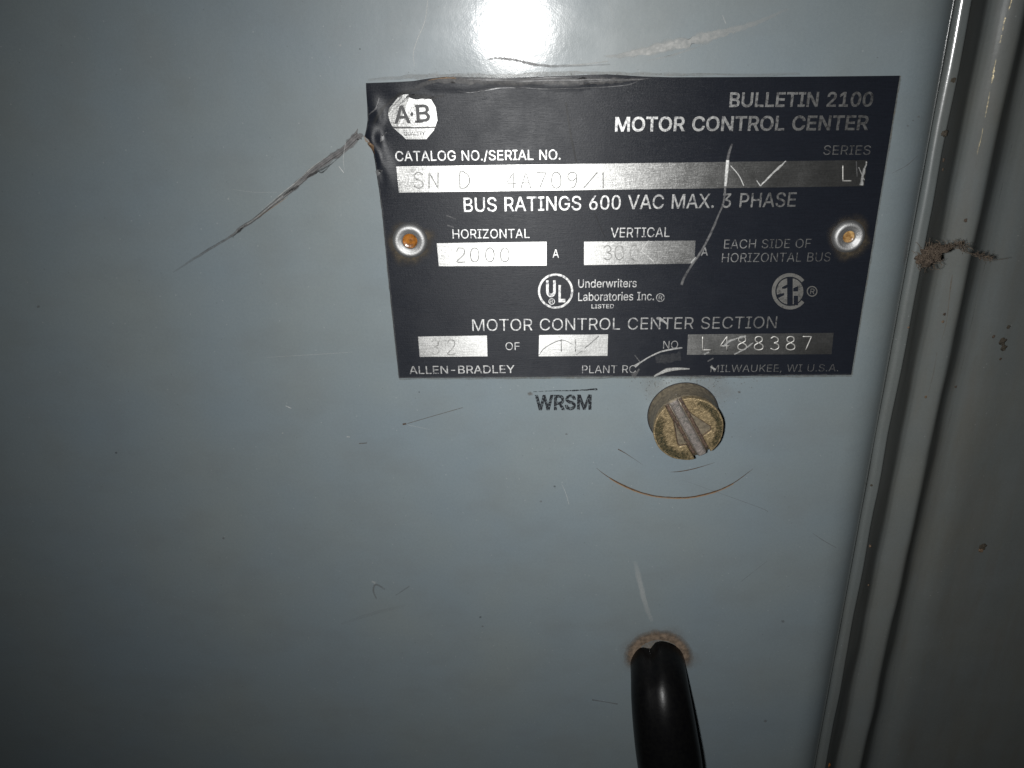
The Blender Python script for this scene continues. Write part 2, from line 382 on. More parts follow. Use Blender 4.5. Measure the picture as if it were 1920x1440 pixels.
# ------------------------------------------------------------------ lettering
GL = json.loads(r'''{",":[188,[38,-119,68,71,137,71,84,-119]],"-":[453,[337,244,337,188,114,188,114,244]],".":[188,[95,-4,78,-1,63,9,53,24,50,41,53,59,63,73,78,83,95,87,113,83,128,73,138,59,141,41,138,24,128,9,113,-1]],"/":[249,[235,533,71,-76,14,-76,178,533]],"0":[453,[227,-7,174,1,130,24,95,62,69,113,53,178,48,254,53,330,69,395,95,447,130,484,174,508,227,516,279,508,323,484,358,447,384,395,400,330,405,254,400,178,384,113,359,62,323,24,279,1],[227,50,261,56,290,74,313,103,330,144,340,194,344,254,340,314,330,365,313,405,290,435,261,453,227,460,192,453,163,435,140,405,123,365,113,314,109,254,113,194,123,144,140,103,163,74,192,56]],"1":[453,[76,0,76,55,391,55,391,0],[276,509,276,0,212,0,212,448,209,448,86,358,86,427,198,509]],"2":[453,[64,0,64,47,234,229,282,282,311,327,320,371,317,397,308,419,293,436,273,449,224,460,196,457,172,447,153,433,139,413,130,390,127,362,66,362,71,405,86,442,111,473,143,496,182,511,225,516,268,511,306,497,337,474,361,445,376,411,381,372,371,318,336,259,267,180,153,60,153,57,389,57,389,0]],"3":[453,[218,-7,173,-3,133,10,98,30,70,57,52,91,44,132,109,132,115,107,126,87,144,71,165,59,219,50,275,61,297,74,315,93,325,116,329,145,326,172,316,196,299,217,275,234,242,244,201,248,157,248,157,299,288,448,288,452,70,452,70,509,372,509,372,461,211,278,211,289,264,288,308,276,344,253,371,222,387,186,393,145,387,103,370,66,344,36,309,12,266,-2]],"4":[453,[40,105,40,158,247,509,311,509,109,166,109,163,413,163,413,105],[282,0,282,121,282,146,282,318,343,318,343,0]],"5":[453,[221,-7,178,-2,140,11,108,32,83,60,66,93,60,130,122,130,127,108,138,89,173,60,221,50,250,53,276,64,298,82,314,104,324,131,328,162,324,193,314,221,297,244,275,262,248,273,218,277,167,268,128,246,67,253,96,509,366,509,366,452,151,452,134,301,136,301,178,325,229,334,263,330,294,321,321,306,345,285,364,260,379,231,388,199,391,163,385,117,369,76,343,41,309,15,268,-1]],"6":[453,[226,-7,182,-1,142,15,109,40,84,74,69,115,64,162,68,199,80,239,137,340,252,509,322,509,151,261,145,261,165,288,196,307,235,314,278,309,316,295,346,271,370,240,384,201,389,157,384,112,368,73,343,39,310,14,271,-2],[226,48,254,52,279,63,299,79,314,101,324,128,327,157,324,187,314,213,299,235,279,251,254,262,226,265,198,262,174,252,153,235,138,214,128,188,125,158,128,128,138,102,153,79,174,63,198,52]],"7":[453,[97,0,323,448,323,452,62,452,62,509,391,509,391,449,165,0]],"8":[453,[226,-7,178,-2,136,11,101,33,74,62,57,96,52,135,55,166,65,195,81,220,101,241,125,256,153,265,153,267,119,282,93,308,76,342,70,380,75,417,90,450,114,477,146,498,184,511,226,516,269,511,306,498,337,477,361,450,377,417,382,380,376,342,359,308,333,282,300,267,300,265,327,256,351,241,372,220,387,195,397,166,401,135,395,96,378,62,352,33,317,11,275,-2],[226,49,258,52,285,60,307,74,323,91,333,113,337,139,333,165,322,189,305,208,283,223,256,232,226,235,196,232,169,223,147,208,130,189,119,165,115,139,119,113,129,91,145,74,167,60,195,52],[226,290,274,300,293,313,307,330,316,351,319,376,316,399,308,420,294,437,275,449,226,460,177,449,159,437,145,420,136,399,133,376,136,351,145,330,159,313,178,300]],"9":[453,[226,516,271,510,310,494,343,468,368,434,384,393,389,347,385,309,373,270,315,168,200,0,130,0,301,248,307,248,287,221,257,202,218,195,175,199,137,214,106,237,83,269,68,307,64,352,69,397,85,436,110,469,143,494,182,510],[226,460,199,457,174,446,154,429,138,407,129,381,125,352,129,322,138,295,154,274,174,257,199,247,226,243,254,247,279,257,299,273,314,295,324,321,327,350,324,381,314,407,299,429,279,446,254,457]],"A":[480,[16,0,201,509,276,509,463,0,395,0,287,302,264,372,232,478,245,478,213,371,191,302,85,0],[110,142,110,199,370,199,370,142]],"B":[456,[60,0,60,509,241,509,289,504,329,491,359,469,381,442,394,410,398,374,395,344,387,320,356,286,315,267,315,262,339,257,363,245,385,227,402,203,414,173,418,136,413,100,400,67,377,39,344,18,301,4,247,0],[125,57,245,57,296,63,330,80,349,105,355,137,352,161,342,184,327,203,306,218,279,228,248,231,125,231],[125,285,238,285,288,296,308,309,323,326,333,348,336,372,330,403,313,429,283,446,240,452,125,452]],"C":[510,[267,-7,205,1,150,25,104,63,70,115,48,179,40,254,48,329,70,393,104,445,150,484,205,508,267,516,340,504,373,490,402,471,427,447,448,418,463,385,473,348,408,348,389,395,357,428,315,449,267,456,223,450,184,432,150,403,125,364,109,314,103,254,109,194,125,145,151,105,184,76,223,59,267,53,315,60,357,81,389,114,408,160,473,160,463,124,448,91,428,62,402,38,373,19,341,5,305,-4]],"D":[502,[219,0,96,0,96,57,215,57,272,63,318,81,354,110,379,149,394,198,399,255,394,312,379,361,354,399,320,428,275,446,221,452,93,452,93,509,225,509,294,501,353,478,399,441,433,391,455,329,462,255,455,181,433,119,398,68,351,31,291,8],[125,509,125,0,60,0,60,509]],"E":[419,[60,0,60,509,372,509,372,452,125,452,125,286,355,286,355,229,125,229,125,57,375,57,375,0]],"F":[410,[60,0,60,509,369,509,369,452,125,452,125,278,346,278,346,221,125,221,125,0]],"G":[520,[269,-7,205,1,149,25,104,64,69,116,47,179,40,254,47,329,69,393,103,445,149,484,203,508,265,516,304,513,340,504,374,489,403,469,429,445,449,416,465,384,474,349,408,349,387,393,356,427,315,448,265,456,222,450,183,432,150,404,125,364,109,314,103,254,109,194,125,145,151,105,184,76,224,59,269,53,309,57,345,71,374,93,396,123,410,160,415,202,434,199,283,199,283,256,478,256,478,200,471,141,451,91,419,50,377,19,326,0]],"H":[517,[60,0,60,509,125,509,125,289,392,289,392,509,457,509,457,0,392,0,392,232,125,232,125,0]],"I":[300,[31,0,31,57,118,57,118,452,31,452,31,509,269,509,269,452,183,452,183,57,269,57,269,0]],"K":[467,[104,145,104,216,139,261,174,303,212,344,364,509,448,509,231,276,228,276],[60,0,60,509,125,509,125,334,124,225,125,193,125,0],[372,0,188,259,228,309,449,0]],"L":[393,[60,0,60,509,125,509,125,57,361,57,361,0]],"M":[628,[60,0,60,509,152,509,277,187,287,159,299,123,311,84,322,49,307,49,318,83,330,121,342,158,352,187,476,509,568,509,568,0,504,0,504,291,504,327,505,369,506,413,507,457,513,457,498,409,482,363,467,322,456,291,342,0,286,0,170,291,159,321,145,361,129,408,112,457,119,457,120,416,121,372,122,328,122,291,122,0]],"N":[523,[60,0,60,509,136,509,343,183,363,151,388,107,414,55,405,54,401,108,399,157,399,195,399,509,463,509,463,0,387,0,202,290,177,331,148,381,108,452,119,454,122,384,124,328,125,291,125,0]],"O":[533,[267,-7,205,1,150,25,105,63,70,115,48,179,40,254,48,329,70,393,105,445,150,484,205,508,267,516,329,508,384,484,429,445,464,393,486,329,493,254,486,179,464,115,429,63,384,25,329,1],[267,53,310,59,349,76,383,105,408,144,425,194,430,254,425,314,408,365,383,404,349,433,310,450,267,456,223,450,184,433,151,404,125,364,109,314,103,254,109,194,125,144,151,105,184,76,223,59]],"P":[445,[60,0,60,509,235,509,289,503,332,487,366,462,390,430,404,391,409,348,404,304,390,265,366,233,332,207,289,191,235,186,109,186,109,242,233,242,269,246,297,256,318,272,333,294,342,319,344,348,342,376,333,402,318,423,297,439,268,449,232,452,125,452,125,0]],"Q":[533,[245,159,313,159,369,85,384,65,468,-48,401,-48,346,27,331,46],[267,-7,205,1,150,25,105,63,70,115,48,179,40,254,48,329,70,393,105,445,150,484,205,508,267,516,329,508,384,484,429,445,464,393,486,329,493,254,486,179,464,115,429,63,384,25,329,1],[267,53,310,59,349,76,383,105,408,144,425,194,430,254,425,314,408,365,383,404,349,433,310,450,267,456,223,450,184,433,151,404,125,364,109,314,103,254,109,194,125,144,151,105,184,76,223,59]],"R":[449,[60,0,60,509,236,509,290,504,333,489,367,465,390,433,405,395,409,352,405,309,390,271,367,240,333,217,289,203,236,198,96,198,96,255,234,255,269,258,298,267,319,281,334,300,342,324,345,352,342,380,334,405,319,425,298,440,269,449,233,452,125,452,125,0],[353,0,230,229,303,229,428,0]],"S":[447,[224,-9,172,-4,128,9,91,31,64,60,46,96,38,137,104,137,110,110,123,88,142,71,166,59,224,49,257,52,286,60,311,74,329,92,341,114,346,139,342,161,332,179,296,205,245,222,184,239,128,260,86,289,60,326,52,372,58,413,75,448,102,476,138,498,180,511,227,516,275,511,316,498,351,476,377,449,394,415,401,378,337,378,326,412,302,437,267,453,225,459,194,456,167,448,145,435,129,418,118,398,115,376,119,352,131,334,169,308,212,293,264,279,312,264,359,238,395,198,405,171,408,139,403,99,386,64,360,34,323,11,278,-4]],"T":[449,[32,452,32,509,417,509,417,452,257,452,257,0,193,0,193,452]],"U":[517,[259,-8,203,-2,154,15,114,43,85,80,66,124,60,173,60,509,124,509,124,178,128,144,141,113,160,87,187,68,220,56,259,52,298,56,331,68,357,87,377,113,389,144,393,178,393,509,457,509,457,173,451,124,433,80,403,43,363,15,315,-2]],"V":[480,[204,0,16,509,84,509,192,206,215,137,248,31,235,31,267,138,290,206,395,509,463,509,278,0]],"W":[686,[155,0,16,509,82,509,163,196,175,145,187,94,197,40,189,40,200,94,211,145,224,196,306,509,380,509,462,196,474,145,486,94,497,40,488,40,499,94,510,145,523,196,603,509,670,509,530,0,455,0,368,323,351,391,336,475,350,475,335,395,318,323,230,0]],"X":[474,[18,0,217,284,217,236,29,509,104,509,178,400,204,361,223,329,243,292,232,292,252,329,272,361,298,400,374,509,446,509,259,239,259,287,456,0,382,0,292,129,268,165,250,195,230,231,244,231,225,196,206,166,182,129,91,0]],"Y":[472,[203,0,203,208,16,509,91,509,192,344,222,292,250,230,224,230,251,293,280,344,381,509,455,509,268,208,268,0]],"Z":[438,[42,0,42,46,273,385,306,431,341,476,348,454,285,452,223,452,40,452,40,509,397,509,397,462,169,129,134,81,97,33,90,54,152,57,214,57,399,57,399,0]],"a":[389,[160,-9,126,-5,94,5,68,22,48,45,35,73,30,108,34,138,43,161,58,179,78,193,125,211,178,220,234,227,265,235,273,243,276,255,276,257,267,297,240,322,196,331,149,322,118,301,100,274,41,291,57,322,79,346,104,364,133,375,194,384,239,379,286,360,306,343,322,320,333,290,337,251,337,0,277,0,277,52,272,52,252,25,215,1],[170,45,202,49,228,59,248,74,263,93,272,115,276,138,276,190,259,182,231,176,200,171,175,168,134,159,103,139,95,124,92,105,102,72,130,52]],"b":[424,[229,-8,198,-5,172,4,138,31,118,59,112,59,112,0,53,0,53,509,114,509,114,319,118,319,137,346,171,373,197,381,229,384,274,378,313,361,345,332,370,293,385,245,390,189,385,133,370,84,346,45,313,16,274,-2],[220,47,253,51,279,66,301,88,316,117,325,151,328,189,325,227,316,261,301,290,280,311,253,325,220,330,188,325,161,312,140,291,125,263,116,229,113,189,116,150,125,115,140,86,162,65,188,51]],"c":[396,[207,-8,159,-2,117,16,82,46,56,85,40,133,34,187,40,243,56,291,82,330,117,360,159,378,207,384,260,377,305,356,340,322,362,277,303,262,290,289,270,311,242,325,207,330,173,325,145,310,124,287,108,258,99,224,96,187,99,151,108,117,124,89,145,66,173,51,207,46,243,52,271,66,292,89,304,117,363,102,341,56,306,21,261,-1]],"d":[424,[195,-8,151,-2,111,16,79,45,55,84,39,133,34,189,39,245,55,293,79,332,112,361,151,378,196,384,228,381,253,373,287,346,306,319,311,319,311,509,372,509,372,0,313,0,313,59,307,59,287,31,252,4,227,-5],[205,47,236,51,263,65,284,86,299,115,309,150,312,189,309,229,300,263,284,291,263,312,237,325,205,330,172,325,145,311,124,290,108,261,99,227,96,189,99,151,109,117,124,88,145,66,172,51]],"e":[404,[212,-8,161,-2,117,16,82,46,56,85,40,132,34,187,39,242,55,290,81,329,115,359,157,378,205,384,266,374,294,361,319,341,341,315,357,282,368,242,371,194,371,169,75,169,75,221,338,221,310,202,307,237,298,269,283,294,263,314,237,326,205,330,173,326,146,313,125,294,109,270,99,241,96,211,96,178,100,139,110,106,128,80,151,61,179,50,212,46,254,53,285,73,306,105,365,91,353,63,335,39,311,19,283,4,249,-5]],"i":[167,[53,0,53,379,114,379,114,0],[84,443,67,446,54,455,44,468,41,483,44,499,54,512,67,521,84,524,100,521,114,512,123,499,126,483,123,468,114,455,100,446]],"l":[189,[139,-2,101,3,74,20,58,47,53,84,53,509,114,509,114,99,120,62,130,54,146,52,160,53,170,54,181,3,162,-1]],"n":[410,[114,227,114,0,53,0,53,379,112,379,112,287,102,287,124,332,152,362,187,379,227,384,264,380,295,369,321,349,341,321,353,285,357,240,357,0,296,0,296,235,290,275,273,304,246,323,210,329,184,326,161,317,141,303,126,283,117,257]],"o":[415,[207,-8,159,-2,117,16,82,46,56,85,40,133,34,187,40,243,56,291,82,330,117,360,159,378,207,384,256,378,299,360,333,330,359,291,376,243,381,187,376,133,359,85,333,46,299,16,256,-2],[207,46,242,51,270,66,292,89,307,117,316,151,319,187,316,224,307,258,292,287,270,310,242,325,207,330,173,325,145,310,124,287,108,258,99,224,96,187,99,151,108,117,124,89,145,66,173,51]],"r":[259,[53,0,53,379,112,379,112,321,115,321,130,347,152,367,181,380,213,385,229,384,243,384,243,322,230,324,207,326,182,323,159,315,140,301,126,284,117,262,114,237,114,0]],"s":[365,[182,-8,145,-5,112,3,84,18,62,38,45,63,36,94,94,107,105,79,124,60,150,49,181,45,217,50,244,62,262,81,268,103,265,121,254,136,237,147,212,155,149,170,104,186,72,208,53,237,47,274,51,305,65,332,87,354,115,370,149,381,187,384,223,381,254,372,279,358,299,339,324,290,268,277,258,298,243,316,219,328,187,333,156,329,131,317,114,299,109,277,112,258,124,243,172,223,229,209,275,194,306,171,325,142,331,107,326,75,312,47,290,24,260,6,223,-5]],"t":[227,[204,379,204,327,6,327,6,379],[65,471,126,471,126,98,128,76,136,61,150,53,170,50,185,51,202,54,213,2,192,-3,168,-4,125,2,92,21,72,52,65,93]],"w":[567,[138,0,23,379,87,379,133,214,154,137,175,41,165,41,186,135,206,214,252,379,316,379,362,214,382,136,402,41,391,41,413,135,434,214,480,379,545,379,429,0,368,0,319,172,305,225,291,280,277,338,291,338,277,280,263,225,248,172,199,0]],"\u00ae":[463,[231,118,192,122,154,134,121,152,91,177,67,206,48,240,37,277,33,317,37,357,48,394,67,428,91,457,121,482,154,500,192,512,231,516,271,512,309,500,343,482,372,457,396,428,415,394,426,357,430,317,426,277,415,240,396,206,372,177,343,152,309,134,271,122],[231,166,271,171,307,187,338,210,362,241,377,277,382,317,377,357,362,393,338,423,307,447,271,462,231,467,192,462,156,447,125,423,101,393,86,357,81,317,86,277,101,241,125,210,156,187,192,171],[273,226,228,312,273,312,319,226],[161,226,161,409,253,409,279,402,302,383,311,350,302,316,278,295,250,287,185,287,185,319,239,319,257,327,267,350,264,364,257,372,239,378,203,378,203,226]],"\u00b7":[196,[98,196,81,200,66,210,56,224,52,242,56,259,66,274,81,284,98,287,116,284,130,274,140,259,144,242,140,224,130,210,116,200]]}''')
EM_CAP = 509.0
def glyph_mesh(conts, offset, extrude):
    """outline grown by offset, filled by winding number; front face and sides"""
    loops = []
    for cont in conts:
        p = [Vector((cont[2 * i] / 1000, cont[2 * i + 1] / 1000)) for i in range(len(cont) // 2)]
        p = [q for i, q in enumerate(p) if (q - p[i - 1]).length > 0.004]
        loops.append(p)
    def sarea(p):
        return sum(p[k - 1].x * p[k].y - p[k].x * p[k - 1].y for k in range(len(p))) / 2
    sign = 1 if sarea(max(loops, key=lambda p: abs(sarea(p)))) > 0 else -1
    out = []
    for p in loops:
        n = len(p)
        q = []
        for k in range(n):
            d0 = (p[k] - p[k - 1]).normalized(); d1 = (p[(k + 1) % n] - p[k]).normalized()
            n0 = Vector((d0.y, -d0.x)) * sign; n1 = Vector((d1.y, -d1.x)) * sign
            m = n0 + n1
            m = n1 if m.length < 1e-3 else m / max(0.5, m.length_squared / 2)
            q.append(p[k] + m * offset)
        out.append(q)
    co, ed = [], []
    for q in out:
        b = len(co)
        co += q
        ed += [(b + k, b + (k + 1) % len(q)) for k in range(len(q))]
    v2, _, tri, *_ = delaunay_2d_cdt(co, ed, [], 0, 1e-6)
    def wind(c):
        w = 0
        for q in out:
            for k in range(len(q)):
                a, b = q[k - 1], q[k]
                if (a.y <= c.y) != (b.y <= c.y):
                    t = (c.y - a.y) / (b.y - a.y)
                    if a.x + t * (b.x - a.x) > c.x:
                        w += 1 if b.y > a.y else -1
        return w
    keep = [t for t in tri if wind((v2[t[0]] + v2[t[1]] + v2[t[2]]) / 3) != 0]
    n = len(v2)
    vs = [Vector((v.x, v.y, extrude)) for v in v2] + [Vector((v.x, v.y, -extrude)) for v in v2]
    fs = [tuple(t) for t in keep]
    edges = set()
    for t in keep:
        for a, b in zip(t, tuple(t[1:]) + (t[0],)):
            edges.add((a, b))
    for a, b in list(edges):
        if (b, a) not in edges:
            fs.append((b, a, n + a, n + b))
    return vs, fs
GCACHE = {}
def text_mesh(body, offset, extrude=0.5):
    """outline lettering filled and thickened, em units (cap height 0.509)"""
    x = 0.0
    vs, fs = [], []
    for ch in body:
        if ch == ' ':
            x += 0.235
            continue
        key = (ch, offset)
        if key not in GCACHE:
            GCACHE[key] = glyph_mesh(GL[ch][1:], offset, extrude)
        v0, f0 = GCACHE[key]
        b = len(vs)
        vs += [v + Vector((x, 0, 0)) for v in v0]
        fs += [tuple(k + b for k in f) for f in f0]
        x += GL[ch][0] / 1000
    return vs, fs

def lettering(name, body, xl, yl, xr, yr, cap_px, mat, parent, offset=0.0, hf=None, h=0.00004, thick=0.00006, attr=None, slant=0.0, label=None):
    """one line of writing: left and right end of its baseline and its capital height, in the photograph"""
    vs, fs = text_mesh(body, offset)
    x0 = min(v.x for v in vs); x1 = max(v.x for v in vs)
    hh = 0.0005 if hf else 0.0
    A, B = P(xl, yl, hh), P(xr, yr, hh)
    Cc = P(xl, yl - cap_px, hh)
    ex = (B - A); cap = abs(Cc.z - A.z)
    out, uv = [], []
    for v in vs:
        t = (v.x - x0) / (x1 - x0)
        yy = v.y / 0.509 * cap
        p = A + ex * t + Vector((slant * yy, 0, yy))
        top = (hf(p.x, p.z) if hf else 0.0) + h
        out.append(Vector((p.x, -(top + thick * (v.z + 0.5)), p.z)))
        uv.append((p.z * 10, p.x * 10))
    o = obj(name, out, fs, mat, parent, smooth=False, uv=uv, attr=[1.0] * len(out) if attr else None)
    if label:
        o['label'] = label
    return o

# single-stroke figures for the hand-stamped values (unit box, y up)
STROKES = {
    '0': [[(.5, 0), (.2, .12), (.08, .5), (.2, .88), (.5, 1), (.8, .88), (.92, .5), (.8, .12), (.5, 0)]],
    '1': [[(.5, 0), (.5, 1)], [(.5, 1), (.25, .82)]],
    '2': [[(.1, .75), (.22, .95), (.5, 1), (.8, .92), (.88, .7), (.7, .45), (.1, 0), (.92, 0)]],
    '3': [[(.12, .85), (.45, 1), (.82, .85), (.8, .62), (.45, .52), (.85, .4), (.88, .15), (.5, 0), (.1, .12)]],
    '4': [[(.7, 0), (.7, 1), (.05, .3), (.95, .3)]],
    '7': [[(.08, 1), (.92, 1), (.35, 0)]],
    '8': [[(.5, .53), (.18, .68), (.2, .92), (.5, 1), (.8, .92), (.82, .68), (.5, .53), (.12, .36), (.12, .1), (.5, 0), (.88, .1), (.88, .36), (.5, .53)]],
    '9': [[(.85, .65), (.5, .45), (.15, .6), (.15, .88), (.5, 1), (.85, .88), (.88, .5), (.7, .12), (.3, 0)]],
    'S': [[(.88, .85), (.5, 1), (.12, .85), (.2, .6), (.8, .42), (.88, .14), (.5, 0), (.1, .14)]],
    'N': [[(.1, 0), (.1, 1), (.9, 0), (.9, 1)]],
    'D': [[(.1, 0), (.1, 1), (.55, .97), (.9, .7), (.9, .3), (.55, .03), (.1, 0)]],
    'A': [[(.05, 0), (.5, 1), (.95, 0)], [(.22, .35), (.78, .35)]],
    'L': [[(.1, 1), (.1, 0), (.95, 0)]],
    '/': [[(0, 0), (1, 1)]],
}
def tube(paths, r, seg=6, squash=1.0):
    verts, faces = [], []
    for pts in paths:
        base = len(verts)
        for i, p in enumerate(pts):
            a, b = pts[max(i - 1, 0)], pts[min(i + 1, len(pts) - 1)]
            t = (b - a).normalized() if (b - a).length > 1e-9 else Vector((1, 0, 0))
            n1 = t.cross(Vector((0, 1, 0)))
            if n1.length < 1e-4:
                n1 = t.cross(Vector((1, 0, 0)))
            n1.normalize()
            n2 = t.cross(n1)
            for k in range(seg):
                w = k / seg * math.tau
                verts.append(p + n1 * (math.cos(w) * r) + n2 * (math.sin(w) * r * squash))
        for i in range(len(pts) - 1):
            for k in range(seg):
                k2 = (k + 1) % seg
                faces.append((base + i * seg + k, base + i * seg + k2, base + (i + 1) * seg + k2, base + (i + 1) * seg + k))
        faces.append(tuple(base + k for k in range(seg))[::-1])
        faces.append(tuple(base + (len(pts) - 1) * seg + k for k in range(seg)))
    return verts, faces

def stamped(chars, yb, cap, wpx, parent, r=0.00011, hf=None, mat=None, drop=0.00002):
    """chars: (character, centre px); struck into the bare field"""
    paths = []
    for ch, cx in chars:
        w = wpx * (0.35 if ch == '1' else (1.25 if ch == '/' else 1))
        for st in STROKES[ch]:
            fine = catmull([list(s) for s in st], 4) if len(st) > 3 and ch not in 'NL47A' else [list(s) for s in st]
            fine = [[a + (b - a) * k / 6 for a, b in zip(p0, p1)] for p0, p1 in zip(fine, fine[1:]) for k in range(6)] + [fine[-1]] if len(fine) < 8 else fine
            line = []
            for x, y in fine:
                v = P(cx + (x - .5) * w, yb - y * cap, 0.0005)
                v.y = -(hf(v.x, v.z) + drop)
                line.append(v)
            paths.append(line)
    vs, fs = tube(paths, r, 6, 0.6)
    return obj('stamped_number', vs, fs, mat or STAMP, parent)

# =================================================================== LARGE STRUCTURE
ZT, ZB, XL = 0.16, -0.33, -0.22            # how far the sheet metal reaches past the picture

# ---- cabinet door: flat skin with a rounded, returned right edge
cabinet = thing('electrical_cabinet', 'grey enamelled steel electrical cabinet with scuffed flat door and dusty rolled frame', 'cabinet', P(960, 1100, 0))
def door_profile():
    # the bend is placed so that its silhouette falls where the photograph shows the door's edge
    n, L = 40, 0.017
    x = h = best = 0.0
    tv = (P(1717, 400, 0).x - CAMP.x) / -CAMP.y
    bend = []
    for i in range(n):
        a = math.pi / 2 * ((i + 0.5) / n) ** 1.25
        x += math.cos(a) * L / n
        h -= math.sin(a) * L / n
        bend.append((x, h))
        best = max(best, x + h * tv)
    xe = P(1717, 400, 0).x - best
    pr = [(XL, 0.0), (-0.12, 0.0), (-0.05, 0.0), (0.0, 0.0), (0.05, 0.0), (0.09, 0.0), (xe - 0.004, 0.0), (xe - 0.001, 0.0), (xe, 0.0)]
    pr += [(xe + a, b) for a, b in bend]
    pr.append((xe + x + 0.00005, h - 0.004))
    pr.append((xe + x - 0.012, h - 0.004))
    return pr
def extrude_profile(name, pr, mat, parent, nz=40, wob=0.0):
    verts, faces = [], []
    k = len(pr)
    for j in range(nz + 1):
        z = ZB + (ZT - ZB) * j / nz
        for i, (x, h) in enumerate(pr):
            dx = wob * mnoise.noise(Vector((z * 60, x * 150, 2.0)))
            verts.append(Vector((x + dx, -(h + dx * 0.7), z)))
    for j in range(nz):
        for i in range(k - 1):
            a = j * k + i
            faces.append((a, a + 1, a + k + 1, a + k))
    return obj(name, verts, faces, mat, parent)
door = extrude_profile('door', door_profile(), PAINT, cabinet)

# ---- cabinet frame on the right: rounded flange, rolled bead and side panel
frame = cabinet
def fx(px, h):
    return P(px, 400, h).x
h1 = -0.0066
HF = h1 + 0.0012                            # everything on the frame lies this much further back
xa = fx(1719, h1 - 0.001); xb = fx(1747, h1)
fl = [(xa, -0.022)]
Rf = 0.0015
for i in range(0, 11):
    a = math.pi / 2 * i / 10
    fl.append((xa + Rf - Rf * math.cos(a), h1 - Rf + Rf * math.sin(a)))
fl.append((xb - 0.0008, h1 + 0.0))
for i in range(1, 9):
    a = math.pi / 2 * i / 8
    fl.append((xb - 0.0006 + 0.0006 * math.sin(a), h1 - 0.0006 + 0.0006 * math.cos(a)))
fl.append((xb + 0.0001, h1 - 0.0012))
extrude_profile('frame_flange', fl, PAINT_FLANGE, frame, 80, 0.00025)
bead_pts = [(xb + 0.0001, h1 - 0.0012)]
for dx_, dh_ in ((2.9, -3.5), (3.3, -4.4), (3.0, -3.9), (1.7, -1.0), (1.2, 0.0), (1.2, 0.45), (1.2, 0.6), (1.2, 0.5), (1.0, 0.2), (0.8, -0.15), (0.8, -0.6), (0.9, -1.2), (1.6, -2.3), (2.0, -2.8), (1.9, -2.2), (1.6, -1.0), (1.3, -0.3)):
    bead_pts.append((bead_pts[-1][0] + dx_ * 0.001, bead_pts[-1][1] + dh_ * 0.001))
extrude_profile('frame_bead', catmull(bead_pts, 6), PAINT_FRAME, frame, 80, 0.0003)
x3 = bead_pts[-1][0]
pan = [bead_pts[-1]]
for dx_, dh_ in ((1.5, 0.0), (1.6, 0.35), (1.8, 0.5), (2.0, 0.3), (2.5, 0.0), (4, -0.3), (8, -0.4), (16, -0.3), (30, 0), (50, 0), (80, 0)):
    pan.append((pan[-1][0] + dx_ * 0.001, pan[-1][1] + dh_ * 0.001))
side_panel = extrude_profile('side_panel', catmull(pan, 6), PAINT_FRAME, frame, 60, 0.0003)

# =================================================================== NAMEPLATE
plate = thing('nameplate', 'black metal nameplate with bare aluminium writing riveted to the grey door', 'nameplate', P(1180, 430, 0))
EDGE_T = [(686, 156), (712, 155), (740, 154), (775, 152), (800, 147.5), (835, 144), (880, 145), (940, 146), (1020, 143.5), (1100, 140.5), (1140, 139.5), (1175, 141.5), (1205, 143.5), (1260, 145), (1400, 144.5), (1550, 143.5), (1687, 142)]
EDGE_B = [(748, 709), (900, 708), (1050, 706.5), (1180, 706), (1330, 706), (1480, 704), (1596, 703)]
EDGE_L = [(686, 156), (687, 175), (689, 200), (689.5, 225), (687, 243), (684, 256), (690, 266), (697, 278), (701, 288), (703, 300), (706, 320), (710, 350), (716, 395), (722, 455), (730, 540), (739, 625), (748, 709)]
EDGE_R = [(1687, 142), (1670, 247), (1653, 352), (1636, 457), (1617, 572), (1596, 703)]
PT = 0.0005
def arc_res(poly, n):
    q = poly
    L = [0]
    for a, b in zip(q, q[1:]):
        L.append(L[-1] + math.hypot(b[0] - a[0], b[1] - a[1]))
    out = []
    for i in range(n + 1):
        s = L[-1] * i / n
        j = max(k for k in range(len(L)) if L[k] <= s + 1e-9)
        j = min(j, len(q) - 2)
        t = (s - L[j]) / (L[j + 1] - L[j])
        out.append((q[j][0] + (q[j + 1][0] - q[j][0]) * t, q[j][1] + (q[j + 1][1] - q[j][1]) * t))
    return out
_bumps = []
for (bx, by, rx_, ry_, amp) in ((697, 262, 16, 20, 0.0012), (716, 252, 9, 26, -0.0002), (712, 296, 12, 22, 0.0007), (726, 320, 14, 26, 0.0004),
                                (700, 205, 16, 30, 0.0005), (745, 170, 40, 12, 0.0004), (712, 218, 8, 20, 0.0003), (708, 330, 7, 14, 0.0004)):
    c = P(bx, by, PT); ex_ = abs(P(bx + rx_, by, PT).x - c.x); ez_ = abs(P(bx, by + ry_, PT).z - c.z)
    _bumps.append((c.x, c.z, ex_, ez_, amp))
_tl, _tm0, _tm1, _tr = P(770, 150, PT).x, P(850, 150, PT).x, P(1110, 150, PT).x, P(1225, 150, PT).x
_crz = P(1000, 168, PT).z
_hb = P(965, 160, PT)
def ph(x, z):
    """height of the dented plate above the door"""
    h = PT
    for cx, cz, ex_, ez_, amp in _bumps:
        d = ((x - cx) / ex_) ** 2 + ((z - cz) / ez_) ** 2
        if d < 9:
            h += 0.7 * amp * math.exp(-d)
    # lip bent up along the top edge
    k = sstep(_tl, _tm0, x) * (1 - sstep(_tm1, _tr, x))
    if k > 0:
        cz = _crz + 0.0006 * math.sin(x * 260) + 0.0005 * mnoise.noise(Vector((x * 200, 0, 0)))
        d = z - cz
        if d > 0:
            h += k * (0.00022 * sstep(0.0, 0.0014, d) - 0.03 * max(0, d - 0.0012))
        else:
            h -= k * 0.00006 * math.exp(d / 0.0005)
    h += 0.00002 * mnoise.noise(Vector((x * 90, z * 120, 5)))
    return h

